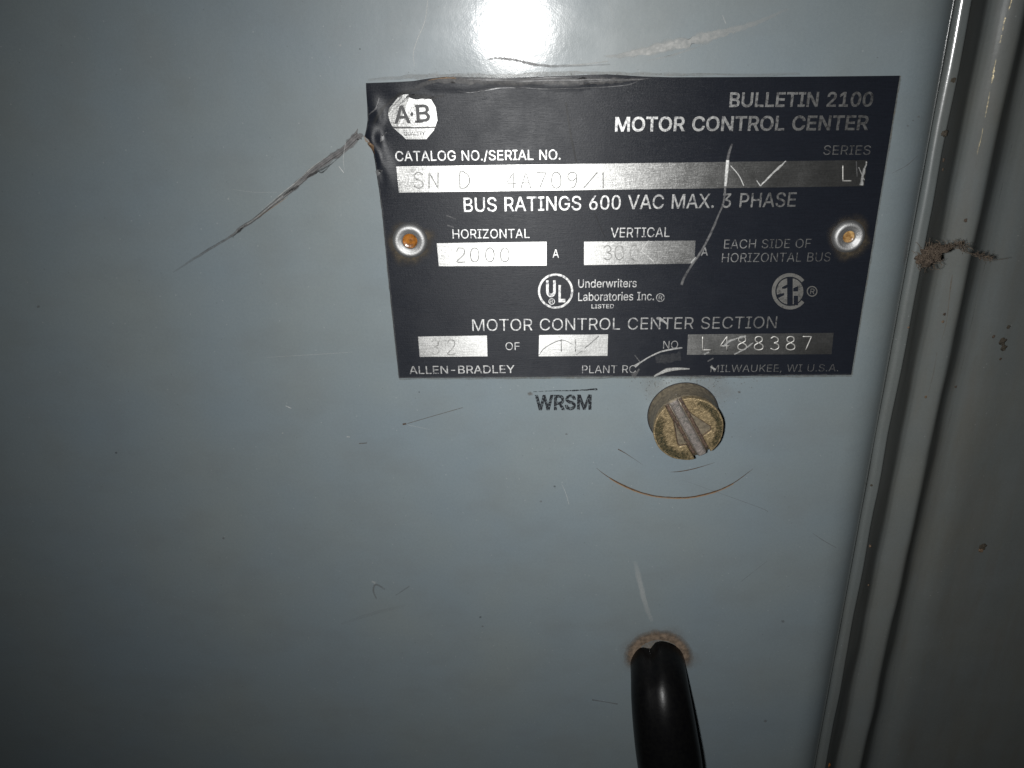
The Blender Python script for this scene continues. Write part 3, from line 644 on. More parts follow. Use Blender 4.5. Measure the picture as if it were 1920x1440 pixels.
def build_plate():
    nu, nv = 320, 200
    Tt, Bb, Ll, Rr = arc_res(EDGE_T, nu), arc_res(EDGE_B, nu), arc_res(EDGE_L, nv), arc_res(EDGE_R, nv)
    tt = [P(*p, PT) for p in Tt]; bb = [P(*p, PT) for p in Bb]; ll = [P(*p, PT) for p in Ll]; rr = [P(*p, PT) for p in Rr]
    verts, uv, faces = [], [], []
    for j in range(nv + 1):
        v = j / nv
        for i in range(nu + 1):
            u = i / nu
            c = (tt[i] * (1 - v) + bb[i] * v + ll[j] * (1 - u) + rr[j] * u
                 - (tt[0] * (1 - u) * (1 - v) + tt[nu] * u * (1 - v) + bb[0] * (1 - u) * v + bb[nu] * u * v))
            verts.append(Vector((c.x, -ph(c.x, c.z), c.z)))
            uv.append((c.z * 10, c.x * 10))
    W = nu + 1
    for j in range(nv):
        for i in range(nu):
            a = j * W + i
            faces.append((a, a + W, a + W + 1, a + 1))
    ring = [i for i in range(W)] + [j * W + nu for j in range(1, nv + 1)] + [nv * W + i for i in range(nu - 1, -1, -1)] + [j * W for j in range(nv - 1, 0, -1)]
    b0 = len(verts)
    top2 = []
    for r in ring:
        verts.append(verts[r].copy()); uv.append(uv[r])
    b1 = len(verts)
    for r in ring:
        q = verts[r].copy(); q.y = min(-0.00002, q.y + 0.00055); verts.append(q); uv.append(uv[r])
    n = len(ring)
    for i in range(n):
        k = (i + 1) % n
        faces.append((b0 + i, b0 + k, b1 + k, b1 + i))
    return obj('plate_sheet', verts, faces, BLACK, plate, uv=uv)
sheet = build_plate()

def value_field(tl, tr, br, bl):
    nx, nz = 60, 4
    A, B, C_, D = (P(*q, PT) for q in (tl, tr, br, bl))
    verts, uv, faces = [], [], []
    for j in range(nz + 1):
        for i in range(nx + 1):
            s, t = i / nx, j / nz
            q = (A * (1 - s) + B * s) * (1 - t) + (D * (1 - s) + C_ * s) * t
            verts.append(Vector((q.x, -(ph(q.x, q.z) + 0.00004), q.z)))
            uv.append((q.z * 10, q.x * 10))
    for j in range(nz):
        for i in range(nx):
            a = j * (nx + 1) + i
            faces.append((a, a + nx + 1, a + nx + 2, a + 1))
    return obj('value_field', verts, faces, ALU, plate, uv=uv)
f1 = value_field((743, 312), (1626, 300), (1620, 349), (748, 361))
f2 = value_field((819, 456), (1025, 453), (1025, 498), (823, 499))
f3 = value_field((1095, 453), (1304, 451), (1302, 494), (1095, 497))
f4 = value_field((784, 631), (913, 629), (914, 668), (787, 669))
f5 = value_field((1011, 628), (1140, 627), (1139, 667), (1010, 668))
f6 = value_field((1290, 627), (1563, 624), (1559, 664), (1288, 665))
stamped([('S', 785), ('N', 813), ('D', 871), ('4', 959), ('A', 986), ('7', 1015), ('0', 1043), ('9', 1073), ('/', 1107), ('1', 1131)], 353, 30, 21, f1, hf=ph, mat=STAMP_DARK, r=0.00015, drop=0.00003)
stamped([('L', 1588)], 339, 29, 19, f1, hf=ph, r=0.00016)
stamped([('2', 864), ('0', 890), ('0', 918.5), ('0', 946.5)], 491, 26, 19, f2, hf=ph, mat=STAMP_DARK, r=0.00015, drop=0.00003)
stamped([('3', 1139), ('0', 1161), ('0', 1189)], 487, 27, 18, f3, hf=ph, mat=STAMP_DARK, r=0.00015, drop=0.00003)
stamped([('3', 816), ('2', 846)], 664, 27, 17, f4, hf=ph, mat=STAMP_DARK, r=0.00015, drop=0.00003)
stamped([('1', 1052.5), ('1', 1079)], 659, 23, 17, f5, hf=ph, mat=STAMP_DARK, r=0.00015, drop=0.00003)
stamped([('L', 1326.2), ('4', 1360.2), ('8', 1392.8), ('8', 1423.9), ('3', 1453.7), ('8', 1483.5), ('7', 1514.7)], 657.2, 25, 19, f6, hf=ph, r=0.00015, mat=INKB, drop=-0.00002)  # black copy set off down-right, painting the dark side of the struck figures
stamped([('L', 1325), ('4', 1359), ('8', 1391.6), ('8', 1422.7), ('3', 1452.5), ('8', 1482.3), ('7', 1513.5)], 656, 25, 19, f6, hf=ph, r=0.00017)

LT = lambda body, xl, yl, xr, yr, cap, off=0.0, mat=None, **k: lettering('lettering', body, xl, yl, xr, yr, cap, mat or ALU_TEXT, plate, off, ph, **k)
LT('BULLETIN 2100', 1367, 200, 1635, 199, 26, 0.016)
LT('MOTOR CONTROL CENTER', 1153, 246, 1627, 243, 26, 0.016)
LT('CATALOG NO./SERIAL NO.', 742, 302, 1051, 299, 18.5, 0.004)
LT('SERIES', 1543, 290, 1631, 290, 17.5, -0.004)
LT('BUS RATINGS 600 VAC MAX. 3 PHASE', 870, 397, 1491, 387, 26, 0.005)
LT('HORIZONTAL', 849, 447, 993, 446, 17, 0.0)
LT('VERTICAL', 1145, 445, 1255, 444, 18, 0.0)
LT('A', 1036, 483, 1048, 483, 15.5, 0.004)
LT('A', 1314, 479.5, 1327, 479, 15.5, 0.004)
LT('EACH SIDE OF', 1357, 466, 1519, 464.5, 17, -0.006)
LT('HORIZONTAL BUS', 1353, 491.6, 1556, 490, 17, -0.006)
LT('MOTOR CONTROL CENTER SECTION', 886, 620.5, 1455, 615, 22, -0.004)
LT('OF', 948, 656, 974.5, 656, 14.5, -0.004)
LT('NO.', 1243, 653.5, 1276, 653, 14.5, -0.004)
LT('ALLEN-BRADLEY', 768, 701, 965, 699, 14.5, 0.002)
LT('PLANT RC', 1091.5, 699.5, 1192, 699, 14.5, -0.006)
LT('MILWAUKEE, WI U.S.A.', 1332, 697.5, 1571, 696, 13.5, -0.008)

# certification marks
def ring_mesh(name, cx, cy, ro, ri, mat, parent, a0=0.0, a1=math.tau, n=64, h=0.00004):
    verts, uv, faces = [], [], []
    full = abs(a1 - a0 - math.tau) < 1e-6
    for i in range(n + 1):
        a = a0 + (a1 - a0) * i / n
        for r, up in ((ri, 0), (ri, 1), (ro, 1), (ro, 0)):
            v = P(cx + r * math.cos(a), cy - r * math.sin(a), PT)
            v.y = -(ph(v.x, v.z) + h + 0.00006 * up)
            verts.append(v); uv.append((v.z * 10, v.x * 10))
    for i in range(n):
        for c in range(3):
            o = i * 4 + c
            faces.append((o, o + 4, o + 5, o + 1))
    return obj(name, verts, faces, mat, parent, smooth=False, uv=uv)
def flat_poly(name, pts, mat, parent, h=0.00004, thick=0.00006, hf=None):
    hf = hf or ph
    top = []
    for x, y in pts:
        v = P(x, y, PT); v.y = -(hf(v.x, v.z) + h + thick); top.append(v)
    bot = [Vector((v.x, v.y + thick, v.z)) for v in top]
    n = len(top)
    faces = [tuple(range(n))] + [(i, (i + 1) % n, n + (i + 1) % n, n + i) for i in range(n)]
    o = obj(name, top + bot, faces, mat, parent, smooth=False, uv=[(v.z * 10, v.x * 10) for v in top + bot])
    bm = bmesh.new(); bm.from_mesh(o.data)
    bmesh.ops.triangulate(bm, faces=[f for f in bm.faces if len(f.verts) > 4])
    bmesh.ops.recalc_face_normals(bm, faces=bm.faces)
    bm.to_mesh(o.data); bm.free()
    return o

ul = ring_mesh('listing_mark', 1041.7, 545.5, 33, 29, ALU_TEXT, plate)
lettering('lettering', 'U', 1024, 555, 1042, 555, 28, ALU_TEXT, ul, 0.03, ph)
lettering('lettering', 'L', 1047, 565, 1060, 565, 29, ALU_TEXT, ul, 0.03, ph)
ring_mesh('registered_ring', 1034.5, 565, 6, 4.6, ALU_TEXT, ul, n=24)
lettering('lettering', 'R', 1031.8, 568, 1037, 568, 6, ALU_TEXT, ul, 0.0, ph)
lettering('lettering', 'Underwriters', 1084, 539, 1193.5, 538, 15, ALU_TEXT, plate, 0.004, ph)
lettering('lettering', 'Laboratories Inc.', 1084, 564, 1226, 562.5, 15.5, ALU_TEXT, plate, 0.004, ph)
lettering('lettering', 'LISTED', 1109, 578, 1151, 577.5, 7.5, ALU_TEXT, plate, 0.008, ph)
rg = ring_mesh('registered_mark', 1238, 557.7, 8, 6.4, ALU_TEXT, plate, n=32)
lettering('lettering', 'R', 1234.8, 562, 1241.5, 562, 8, ALU_TEXT, rg, 0.0, ph)

csa = ring_mesh('standards_mark', 1481, 546, 34, 27.5, ALU_DULL, plate, math.radians(38), math.radians(322), 60)
def half_disc(side):
    pts = []
    for i in range(25):
        a = math.radians(-83 + 166 * i / 24)
        pts.append((1481 + side * (2.5 + 22.5 * math.cos(a)), 546 - 24.5 * math.sin(a)))
    return pts
flat_poly('standards_letter', half_disc(-1), ALU_DULL, csa)
flat_poly('standards_letter', half_disc(1), ALU_DULL, csa)
for pts in ([(1466, 538), (1480, 531), (1480, 536), (1472, 541), (1466, 541)],
            [(1456, 552), (1470, 549), (1470, 553), (1456, 560)],
            [(1487, 540), (1496, 536), (1496, 546), (1487, 546)],
            [(1488, 554), (1496, 554), (1496, 572), (1488, 572)]):
    flat_poly('letter_gap', pts, BLACK, csa, h=0.00013, thick=0.00003)
rc = ring_mesh('registered_mark', 1522.4, 546, 10, 8, ALU_DULL, plate, n=32)
lettering('lettering', 'R', 1518.5, 551, 1526.5, 551, 10, ALU_DULL, rc, 0.0, ph)

# octagonal maker's emblem with scuffed upper left corner
z1 = lambda x, y: (660 + x / 3.692, 120 + y / 3.692)
emblem = flat_poly('maker_emblem', [z1(*q) for q in ((250, 352), (258, 305), (300, 255), (335, 212), (392, 208), (398, 232), (440, 246), (500, 238), (548, 244), (580, 298), (592, 390), (575, 437), (568, 458), (515, 520), (376, 520), (310, 462), (285, 440), (268, 412))], ALU, plate)
EB = dict(hf=ph, h=0.00011, thick=0.00003)
lettering('lettering', 'A', *z1(294, 411), *z1(408, 405), 32, INKB, emblem, 0.016, **EB)
lettering('lettering', 'B', *z1(448, 400), *z1(543, 395), 31, INKB, emblem, 0.016, **EB)
lettering('lettering', '·', *z1(408, 408), *z1(430, 405), 34, INKB, emblem, 0.01, **EB)
lettering('lettering', 'QUALITY', *z1(362, 495), *z1(507, 492), 7.0, INKB, emblem, 0.006, **EB)
for sx in (z1(446, 292), z1(446, 400)):
    flat_poly('letter_serif', [(sx[0] - 3, sx[1] - 2.2), (sx[0] + 12, sx[1] - 2.6), (sx[0] + 12, sx[1] + 1.6), (sx[0] - 3, sx[1] + 2)], INKB, emblem, h=0.00011, thick=0.00003)
flat_poly('divider_line', [z1(282, 434), z1(440, 436), z1(588, 432), z1(586, 441), z1(440, 446), z1(286, 444)], INKB, emblem, h=0.00011, thick=0.00003)

# rivets
def lathe(name, c, prof, mat, parent, seg=48, wob=0.0):
    verts, faces = [], []
    k = len(prof)
    for j in range(seg):
        a = j / seg * math.tau
        for i, (r, h) in enumerate(prof):
            rr = r * (1 + wob * mnoise.noise(Vector((math.cos(a) * 1.5, math.sin(a) * 1.5, i * 0.1 + c.x * 90))))
            verts.append(Vector((c.x + rr * math.cos(a), -h, c.z + rr * math.sin(a))))
    for j in range(seg):
        j2 = (j + 1) % seg
        for i in range(k - 1):
            faces.append((j * k + i, j2 * k + i, j2 * k + i + 1, j * k + i + 1))
    o = obj(name, verts, faces, mat, parent)
    recalc(o)
    return o
RESIN_TAN = plain_mat('rivet_core_rust', (0.42, 0.27, 0.11), 0.35, 0.0, (0.16, 0.075, 0.02), 900, bump=0.4, bscale=1200)
def rivet(px, py, rpx, hole_px, label, core=RESIN):
    c = P(px, py, 0.0018)
    R = 1.06 * abs(P(px + rpx, py, 0.0018).x - c.x); r = R * hole_px / rpx / 1.06
    H = 0.0005
    prof = [(R * 1.0, H - 0.0002), (R * 1.0, H + 0.0005), (R * 0.97, H + 0.0009), (R * 0.88, H + 0.00135), (R * 0.76, H + 0.00155), (R * 0.64, H + 0.0014),
            (R * 0.56, H + 0.0012), (r * 1.08, H + 0.0011), (r * 1.0, H + 0.0009), (r * 0.97, H - 0.0003)]
    rv = lathe('rivet', c, prof, RIVET, plate, 64, 0.025)
    rv['label'] = label
    pr = [(0.00001, H + 0.0003), (r * 0.35, H + 0.00035), (r * 0.7, H + 0.0002), (r * 1.02, H + 0.0005)]
    lathe('rivet_core', c, pr, core, rv, 32, 0.12)
    blob('grime_ring', px + 1, py + 2, rpx * 1.55, rpx * 1.5, GRIME, plate, 1.0, hf=ph, h=0.00003, seed=px, inner=0.5)
rivet(768, 453, 31, 14, 'rivet with open amber hole at the left edge')
rivet(1593, 445, 29, 11.5, 'rivet with rust stained hole at the right edge', RESIN_TAN)

# scratches in the plate
PS = lambda pts, mat, h=0.00012, **k: strip('scratch', pts, mat, plate, h=h, hf=ph, **k)
z2 = lambda x, y: (1140 + x / 3.31, 120 + y / 3.31)
z4 = lambda x, y: (1160 + x / 3.692, 500 + y / 3.692)
z3 = lambda x, y: (720 + x / 4, 400 + y / 4)
PS([(*z2(770, 495), 4, .5), (*z2(752, 545), 6, .8), (*z2(742, 595), 6, 1)], SCR_GREY)
PS([(*z2(742, 596), 7, 1), (*z2(735, 680), 7, 1), (*z2(728, 758), 5, 1)], SCR_METAL)
PS([(*z2(727, 762), 5, 1), (*z2(716, 860), 4, .8), (*z2(690, 925), 4, .7), (*z2(655, 1010), 5, .8), (*z2(610, 1105), 5, .9), (*z2(560, 1190), 5, .9), (*z2(520, 1245), 5, .8), (*z2(475, 1320), 5, .6), (*z2(455, 1370), 6, .9)], SCR_GREY)
PS([(*z2(760, 630), 2, .8), (*z2(812, 692), 2, 1), (*z2(842, 756), 2, .8)], SCR_METAL)
PS([(*z2(945, 756), 3, 1), (*z2(1020, 680), 4, .9), (*z2(1105, 602), 3.5, .8)], SCR_METAL, jit=.5)
PS([(*z2(922, 722), 2, .8), (*z2(945, 756), 2.5, 1)], SCR_METAL)
PS([(*z2(1540, 604), 2.5, .9), (*z2(1545, 700), 2, .5)], SCR_GREY)
PS([(*z2(1606, 606), 5, 1), (*z2(1580, 690), 5, .8), (*z2(1572, 752), 6, .9)], SCR_METAL, jit=.5)
PS([(*z2(1555, 640), 2, .7), (*z2(1590, 720), 2, .8)], SCR_METAL)
PS([(*z2(205, 1160), 2, .8), (*z2(245, 1190), 2, .7), (*z2(282, 1225), 2.5, .9)], SCR_METAL)
PS([(*z2(205, 1160), 2, .7), (*z2(235, 1115), 2, .7), (*z2(255, 1095), 2, .4)], SCR_METAL)
PS([(*z2(547, 1200), 5, .9), (*z2(515, 1235), 4, .9)], SCR_METAL)
PS([(*z3(1165, 1060), 2, .8), (*z3(1210, 1005), 2, .8), (*z3(1330, 950), 2, .7), (*z3(1420, 985), 2, .3)], SCR_GREY)
PS([(*z3(1505, 1010), 2.2, .8), (*z3(1560, 965), 2, .7), (*z3(1612, 918), 2, .7)], SCR_GREY)
PS([(*z3(1440, 1060), 2, .6), (*z3(1490, 1030), 2, .4)], SCR_GREY)
PS([(*z4(112, 688), 7, .8), (*z4(150, 662), 3.5, 1), (*z4(210, 625), 3, 1), (*z4(285, 590), 3.5, .9), (*z4(360, 572), 3.5, 1), (*z4(440, 560), 3, .8)], SCR_METAL)
PS([(*z4(110, 610), 2, .8), (*z4(150, 662), 2.5, .9)], SCR_GREY)
PS([(*z4(245, 757), 4, .9), (*z4(300, 730), 6, 1), (*z4(345, 713), 8, 1), (*z4(400, 706), 6, 1), (*z4(490, 706), 3, .8)], SCR_METAL)
PS([(*z4(95, 758), 12, .5), (*z4(120, 735), 9, .7), (*z4(140, 705), 4, .6)], SCR_GREY, jit=.6)
PS([(*z4(615, 655), 3, .8), (*z4(655, 632), 3, .7)], SCR_GREY)
PS([(*z4(635, 690), 3, 1), (*z4(668, 712), 5, 1)], SCR_METAL)
PS([(*z4(720, 548), 5, 1), (*z4(790, 505), 4, 1), (*z4(880, 478), 4, .9)], SCR_METAL, jit=.6)
PS([(*z4(800, 605), 3, .9), (*z4(860, 575), 3, .9), (*z4(930, 525), 3, .9)], SCR_METAL, jit=.5)
PS([(*z4(590, 605), 4, .8), (*z4(625, 590), 3, .7)], SCR_METAL, jit=.5)
PS([(*z4(255, 640), 20, .25), (*z4(430, 625), 20, .2)], SCR_GREY, jit=.5)
PS([(*z4(262, 352), 5, .5), (*z4(300, 370), 6, .8), (*z4(335, 395), 4, .8)], SCR_METAL, jit=.7)
PS([(*z1(1480, 262), 4, .8), (*z1(1495, 370), 4, 1), (*z1(1520, 520), 4, 1), (*z1(1553, 682), 3.5, .8)], SCR_BLACK)
PS([(*z1(1680, 1030), 2, .6), (*z1(1720, 1130), 2, .7), (*z1(1750, 1200), 2, .6)], SCR_BLACK)
PS([(*z1(655, 1048), 3, .5), (*z1(720, 1072), 2, .5)], SCR_GREY)
PS([(*z1(660, 1115), 3, .6), (*z1(705, 1130), 3, .6)], SCR_GREY)
PS([(*z1(375, 232), 4, .8), (*z1(420, 215), 6, .9), (*z1(500, 225), 5, .9), (*z1(560, 238), 4, .8)], SCR_BLACK, h=0.00014, jit=.7)
for (a_, b_, c_, d_, w_) in ((262, 345, 385, 222, 2.2), (255, 318, 350, 222, 2.6), (290, 352, 360, 285, 2), (300, 300, 392, 232, 1.6)):
    PS([(*z1(a_, b_), w_ * .5, .3), (*z1((a_ + c_) / 2 + 4, (b_ + d_) / 2), w_, .7), (*z1(c_, d_), w_, .8)], SCR_GREY, h=0.00014, jit=.7)
PS([(*z1(150, 420), 3, .3), (*z1(200, 330), 9, .8), (*z1(265, 262), 7, .7), (*z1(345, 205), 8, .8), (*z1(470, 170), 5, .3)], SCR_BLACK, jit=.6)  # black streak painting the dark of creases in the plate corner
PS([(*z1(410, 222), 8, .7), (*z1(480, 225), 9, 1), (*z1(560, 232), 7, .8), (*z1(640, 215), 4, .3)], SCR_BLACK, h=0.00014, jit=.7)
PS([(*z1(120, 350), 2, .3), (*z1(170, 300), 3, .6), (*z1(190, 230), 2, .3)], SCR_GREY, jit=.8)
PS([(*z1(200, 540), 4, .3), (*z1(215, 495), 7, .7), (*z1(240, 470), 3, .4)], SCR_GREY, jit=.9)
PS([(*z1(185, 770), 5, .3), (*z1(190, 745), 8, .7), (*z1(215, 735), 3, .4)], SCR_GREY, jit=.9)
# flash glare painted grey along the worn lip, with its bright crease
PS([(*z1(440, 160), 8, .2), (*z1(560, 120), 11, .6), (*z1(700, 115), 14, .7), (*z1(900, 120), 15, .7), (*z1(1150, 125), 17, .7), (*z1(1400, 115), 18, .8), (*z1(1700, 118), 16, .75), (1170, 150, 11, .55), (1212, 147, 4, .2)], LIP_GLARE, h=0.00003, jit=.5)
PS([(*z1(530, 112), 2, .4), (*z1(640, 96), 2.6, .8), (*z1(720, 100), 2, .5)], SCR_TAN, h=0.00006, jit=.8)
PS([(*z1(730, 185), 1.5, .4), (*z1(820, 198), 2, .9), (*z1(910, 185), 2, .9), (*z1(1030, 165), 2.2, 1), (*z1(1200, 165), 1.8, .8), (*z1(1320, 172), 2, .9), (*z1(1600, 166), 1.8, .7), (*z1(1880, 148), 1.6, .6), (1195, 153, 1.4, .4)], SCR_GREY, h=0.00005, jit=.6)
for k in range(9):
    x0 = 880 + k * 31 + random.uniform(-12, 12); y0 = 149 + random.uniform(-2, 7)
    PS([(x0, y0, 1.2, .3), (x0 + random.uniform(20, 60), y0 - random.uniform(0, 3), 1.6, .7), (x0 + random.uniform(70, 110), y0 - random.uniform(1, 4), 1, .2)], SCR_GREY, h=0.00006)
# torn, bared notch on the left edge
PS([(683, 256, 5, .7), (690, 263, 8, 1), (697, 272, 7, 1), (701, 282, 4, .8)], SCR_TAN, h=0.00004, jit=.9)
PS([(681, 255, 3, .8), (689, 260, 5, 1), (693, 266, 3, .9)], SCR_METAL, h=0.00008, jit=.9)
PS([(690, 268, 4, .9), (699, 278, 5, 1), (702, 288, 3, .8)], SCR_BROWN, h=0.00009, jit=.9)

# =================================================================== MARKS ON THE DOOR
DS = lambda name, pts, mat, **k: strip(name, pts, mat, door, **k)
zg = lambda x, y: (320 + x / 3.273, 100 + y / 3.273)
gouge = [(*zg(15, 1345), 3, .10), (*zg(90, 1295), 5, .22), (*zg(180, 1238), 7, .38), (*zg(290, 1172), 6, .5), (*zg(360, 1130), 6, .55), (*zg(430, 1075), 10, .75), (*zg(520, 1015), 9, .75), (*zg(630, 925), 10, .9), (*zg(740, 838), 13, 1), (*zg(850, 740), 17, 1), (*zg(950, 665), 18, 1), (*zg(1060, 590), 19, 1), (*zg(1130, 525), 21, 1), (*zg(1158, 505), 17, .9)]
gouge = [(x, y, w * .84, a_) for x, y, w, a_ in gouge]
DS('scratch', gouge, SCR_DARK, jit=.28)['label'] = 'long brown gouge running down left from the nameplate'
for k in range(10):
    i0 = random.randint(2, 9); i1 = min(len(gouge) - 1, i0 + random.randint(2, 5)); off = random.uniform(-.42, .42)
    pts = [(x + off * w * .55, y + off * w * .8, random.uniform(.8, 1.8), a_) for (x, y, w, _), a_ in zip(gouge[i0:i1 + 1], [.1] + [random.uniform(.25, .7)] * (i1 - i0 - 1) + [.15])]
    DS('scratch', pts, (SCR_SMEAR, SCR_BLACK, SCR_BLACK)[k % 3], h=0.00005, jit=.6)
DS('scratch', [(*zg(1120, 520), 12, 1), (*zg(1140, 485), 5, 1), (*zg(1148, 462), 1, .9)], SCR_DARK, h=0.00005)
DS('scratch', [(*zg(1140, 520), 12, 1), (*zg(1168, 505), 9, .9), (*zg(1182, 512), 2, .8)], SCR_DARK, h=0.00004, jit=.7)
DS('scratch', [(*zg(690, 875), 2, .5), (*zg(740, 838), 5, .8), (*zg(790, 812), 3, .4)], SCR_BLACK, h=0.00005, jit=.7)
DS('scratch', [(*zg(380, 1130), 2, .3), (*zg(430, 1080), 4, .7), (*zg(470, 1050), 2, .4)], SCR_BLACK, h=0.00005, jit=.8)
DS('scratch', [(*zg(820, 775), 2, .3), (*zg(870, 740), 5, .7), (*zg(970, 690), 3, .5), (*zg(1060, 610), 2, .2)], SCR_BLACK, h=0.00005, jit=.7)
DS('scratch', [(*zg(560, 960), 1.5, .3), (*zg(700, 845), 2, .8), (*zg(800, 765), 2, .8), (*zg(860, 705), 2, .7), (*zg(950, 640), 1.5, .5)], SCR_SMEAR, h=0.00005, jit=.5)
DS('scratch', [(*zg(540, 1005), 2, .3), (*zg(640, 935), 2, .5), (*zg(720, 880), 1.5, .3)], SCR_TAN, h=0.00005)
DS('scratch', [(*zg(905, 725), 3, .5), (*zg(935, 730), 3, .7), (*zg(975, 690), 2, .4)], SCR_BLACK, h=0.00005, jit=.9)
DS('scratch', [(*zg(1075, 545), 1, .5), (*zg(1060, 640), 1.2, .6), (*zg(1066, 715), 1, .4)], SCR_PALE, h=0.00006)
DS('scratch', [(*zg(1032, 692), 1.5, .8), (*zg(1062, 732), 1.6, .9)], SCR_PALE, h=0.00006)
DS('scratch', [(*zg(380, 835), 1, .15), (*zg(520, 852), 1, .3), (*zg(680, 852), 1, .2)], SCR_PALE)
zt = lambda x, y: (640 + x / 2.4, y / 2.4)
DS('scratch', [(*zt(392, -30), 1.5, .7), (*zt(377, 90), 1.8, .8), (*zt(343, 175), 1.8, .8), (*zt(324, 240), 1.6, .7), (*zt(329, 296), 1.4, .5)], SCR_PALE)
DS('scratch', [(*zt(1195, -20), 1.2, .4), (*zt(1212, 35), 1.4, .5), (*zt(1228, 90), 1, .2)], SCR_PALE)
DS('scratch', [(*zt(1715, 68), 2, .4), (*zt(1730, 106), 2, .6)], SCR_PALE)
DS('scratch', [(*zt(1180, 252), 3, .2), (*zt(1240, 252), 8, .5), (*zt(1340, 236), 16, .8), (*zt(1500, 203), 24, .8), (*zt(1640, 168), 24, .65), (*zt(1760, 136), 15, .45), (*zt(1900, 90), 9, .3), (*zt(2010, 40), 6, .12)], SCR_SMEAR, jit=.4)['label'] = 'broad pale smear above the nameplate'
DS('scratch', [(*zt(1380, 272), 2, .2), (*zt(1500, 245), 4, .4), (*zt(1620, 205), 3, .2)], SCR_SMEAR, h=0.00005, jit=.5)
DS('scratch', [(*zt(650, 270), 2, .3), (*zt(690, 262), 5, .7), (*zt(740, 264), 6, .9), (*zt(800, 274), 6, .9), (*zt(870, 290), 7, .8), (*zt(950, 298), 6, .5), (*zt(1060, 296), 4, .35), (*zt(1210, 290), 3, .2)], SCR_DARK, jit=.4)['label'] = 'painted dark shading of a crease just above the nameplate lip'  # dark strip painting the shade of a dent in the door
DS('scratch', [(*zt(980, 292), 2, .3), (*zt(1080, 290), 3, .7), (*zt(1200, 276), 3, .4)], SCR_SMEAR, h=0.00005, jit=.4)
z5 = lambda x, y: (1080 + x / 4.8, 690 + y / 4.8)
arc = [(185, 900, .8, .4), (240, 945, 1.4, .7), (300, 985, 2, .9), (420, 1052, 3, 1), (560, 1110, 2.8, 1), (700, 1148, 2.4, 1), (860, 1164, 2.6, 1), (1000, 1163, 2.6, 1), (1150, 1138, 2.6, 1), (1300, 1092, 2.4, .9), (1420, 1032, 2, .9), (1520, 962, 1.4, .8), (1595, 905, .8, .4)]
DS('scratch', [(*z5(x, y), w, a) for x, y, w, a in arc], SCR_BROWN, jit=.3)['label'] = 'long curved rusty scratch below the latch screw'
DS('scratch', [(*z5(x, y + 9), w * .8, a * .8) for x, y, w, a in arc[2:11]], SCR_TAN, h=0.000025)
DS('scratch', [(*z5(850, 936), 1, .2), (*z5(930, 931), 1.8, .9), (*z5(1020, 916), 2, .9), (*z5(1110, 893), 1.6, .8), (*z5(1250, 850), 1, .2)], SCR_BROWN)
DS('scratch', [(*z5(378, 730), 2.4, .8), (*z5(430, 758), 2, .7), (*z5(490, 796), 1.4, .5), (*z5(600, 870), 1, .15)], SCR_BROWN)
DS('scratch', [(1280, 900, 1, .1), (1420, 950, 1, .4), (1440, 960, 1, .5)], SCR_DARK)
for pts, mat in (
        ([(755, 795.5, 4, .9), (762, 794.5, 4, .8)], SCR_BROWN), ([(764, 794, 1.4, .6), (812, 780, 1.4, .5), (868, 764, 1.6, .4)], SCR_BROWN),
        ([(766, 797, 1, .4), (806, 805, 1, .2)], SCR_PALE), ([(673, 831.5, 2, .5), (688, 830.5, 2, .5)], SCR_BROWN),
        ([(536, 761, 1.5, .8), (546, 765.5, 1.5, .8)], SCR_PALE), ([(650, 819, 2, .6), (656, 819, 2, .6)], SCR_PALE),
        ([(706, 1123, 3, .25), (700, 1107, 4, .4), (705, 1096, 4, .4), (722, 1105, 4, .2)], SCR_DARK),
        ([(697, 1090, 4, .3), (704, 1093, 5, .4)], SCR_PALE), ([(742, 1116, 2, .2), (768, 1099, 2.5, .3)], SCR_DARK),
        ([(1110, 1312, 3, .5), (1135, 1316, 2, .4), (1158, 1320, 3, .5)], SCR_DARK),
        ([(1052, 905, 1, .2), (1061, 925, 1.2, .5), (1067, 946, 1.2, .5)], SCR_PALE),
        ([(1438, 1052, 1, .2), (1390, 1090, 1, .3)], SCR_DARK), ([(1524, 1000, 1.2, .3), (1545, 1014, 1.4, .5), (1568, 1027, 1.2, .3)], SCR_DARK),
        ([(1672, 325, 1.2, .2), (1700, 310, 1.4, .5), (1720, 292, 1.2, .3)], SCR_DARK),
        ([(640, 1170, 6, .04), (700, 1150, 8, .07), (760, 1135, 5, .03)], SCR_DARK),
        ([(500, 670, 1, .2), (600, 664, 1.2, .3), (660, 660, 1, .2)], SCR_PALE)):
    DS('scratch', pts, mat)
for x, y, r, mat in ((901, 1157, 3, SCR_BLACK), (905, 1174, 2.5, SCR_DARK), (1040, 912, 3, SCR_BLACK), (1014, 940, 3, SCR_DARK), (218, 849, 3, SCR_BLACK), (419, 1009, 3, SCR_DARK),
                     (1468, 1165, 4, SCR_DARK), (1435, 1352, 4, SCR_DARK), (1722, 219, 3, SCR_DARK), (1712, 226, 2.5, SCR_DARK), (1702, 236, 3, SCR_DARK), (675, 92, 2.5, SCR_BLACK), (1386, 735, 3.5, SCR_BROWN), (1062, 814, 3, SCR_DARK), (786, 735, 2, SCR_BLACK), (1645, 108, 2, SCR_DARK),
                     (994, 738, 6, SCR_BROWN), (72, 575, 4, SCR_DARK), (428, 373, 2.5, SCR_PALE), (638, 85, 3, SCR_PALE), (530, 812, 2, SCR_PALE)):
    blob('speck', x, y, r, r * .8, mat, door, .42, seed=x)
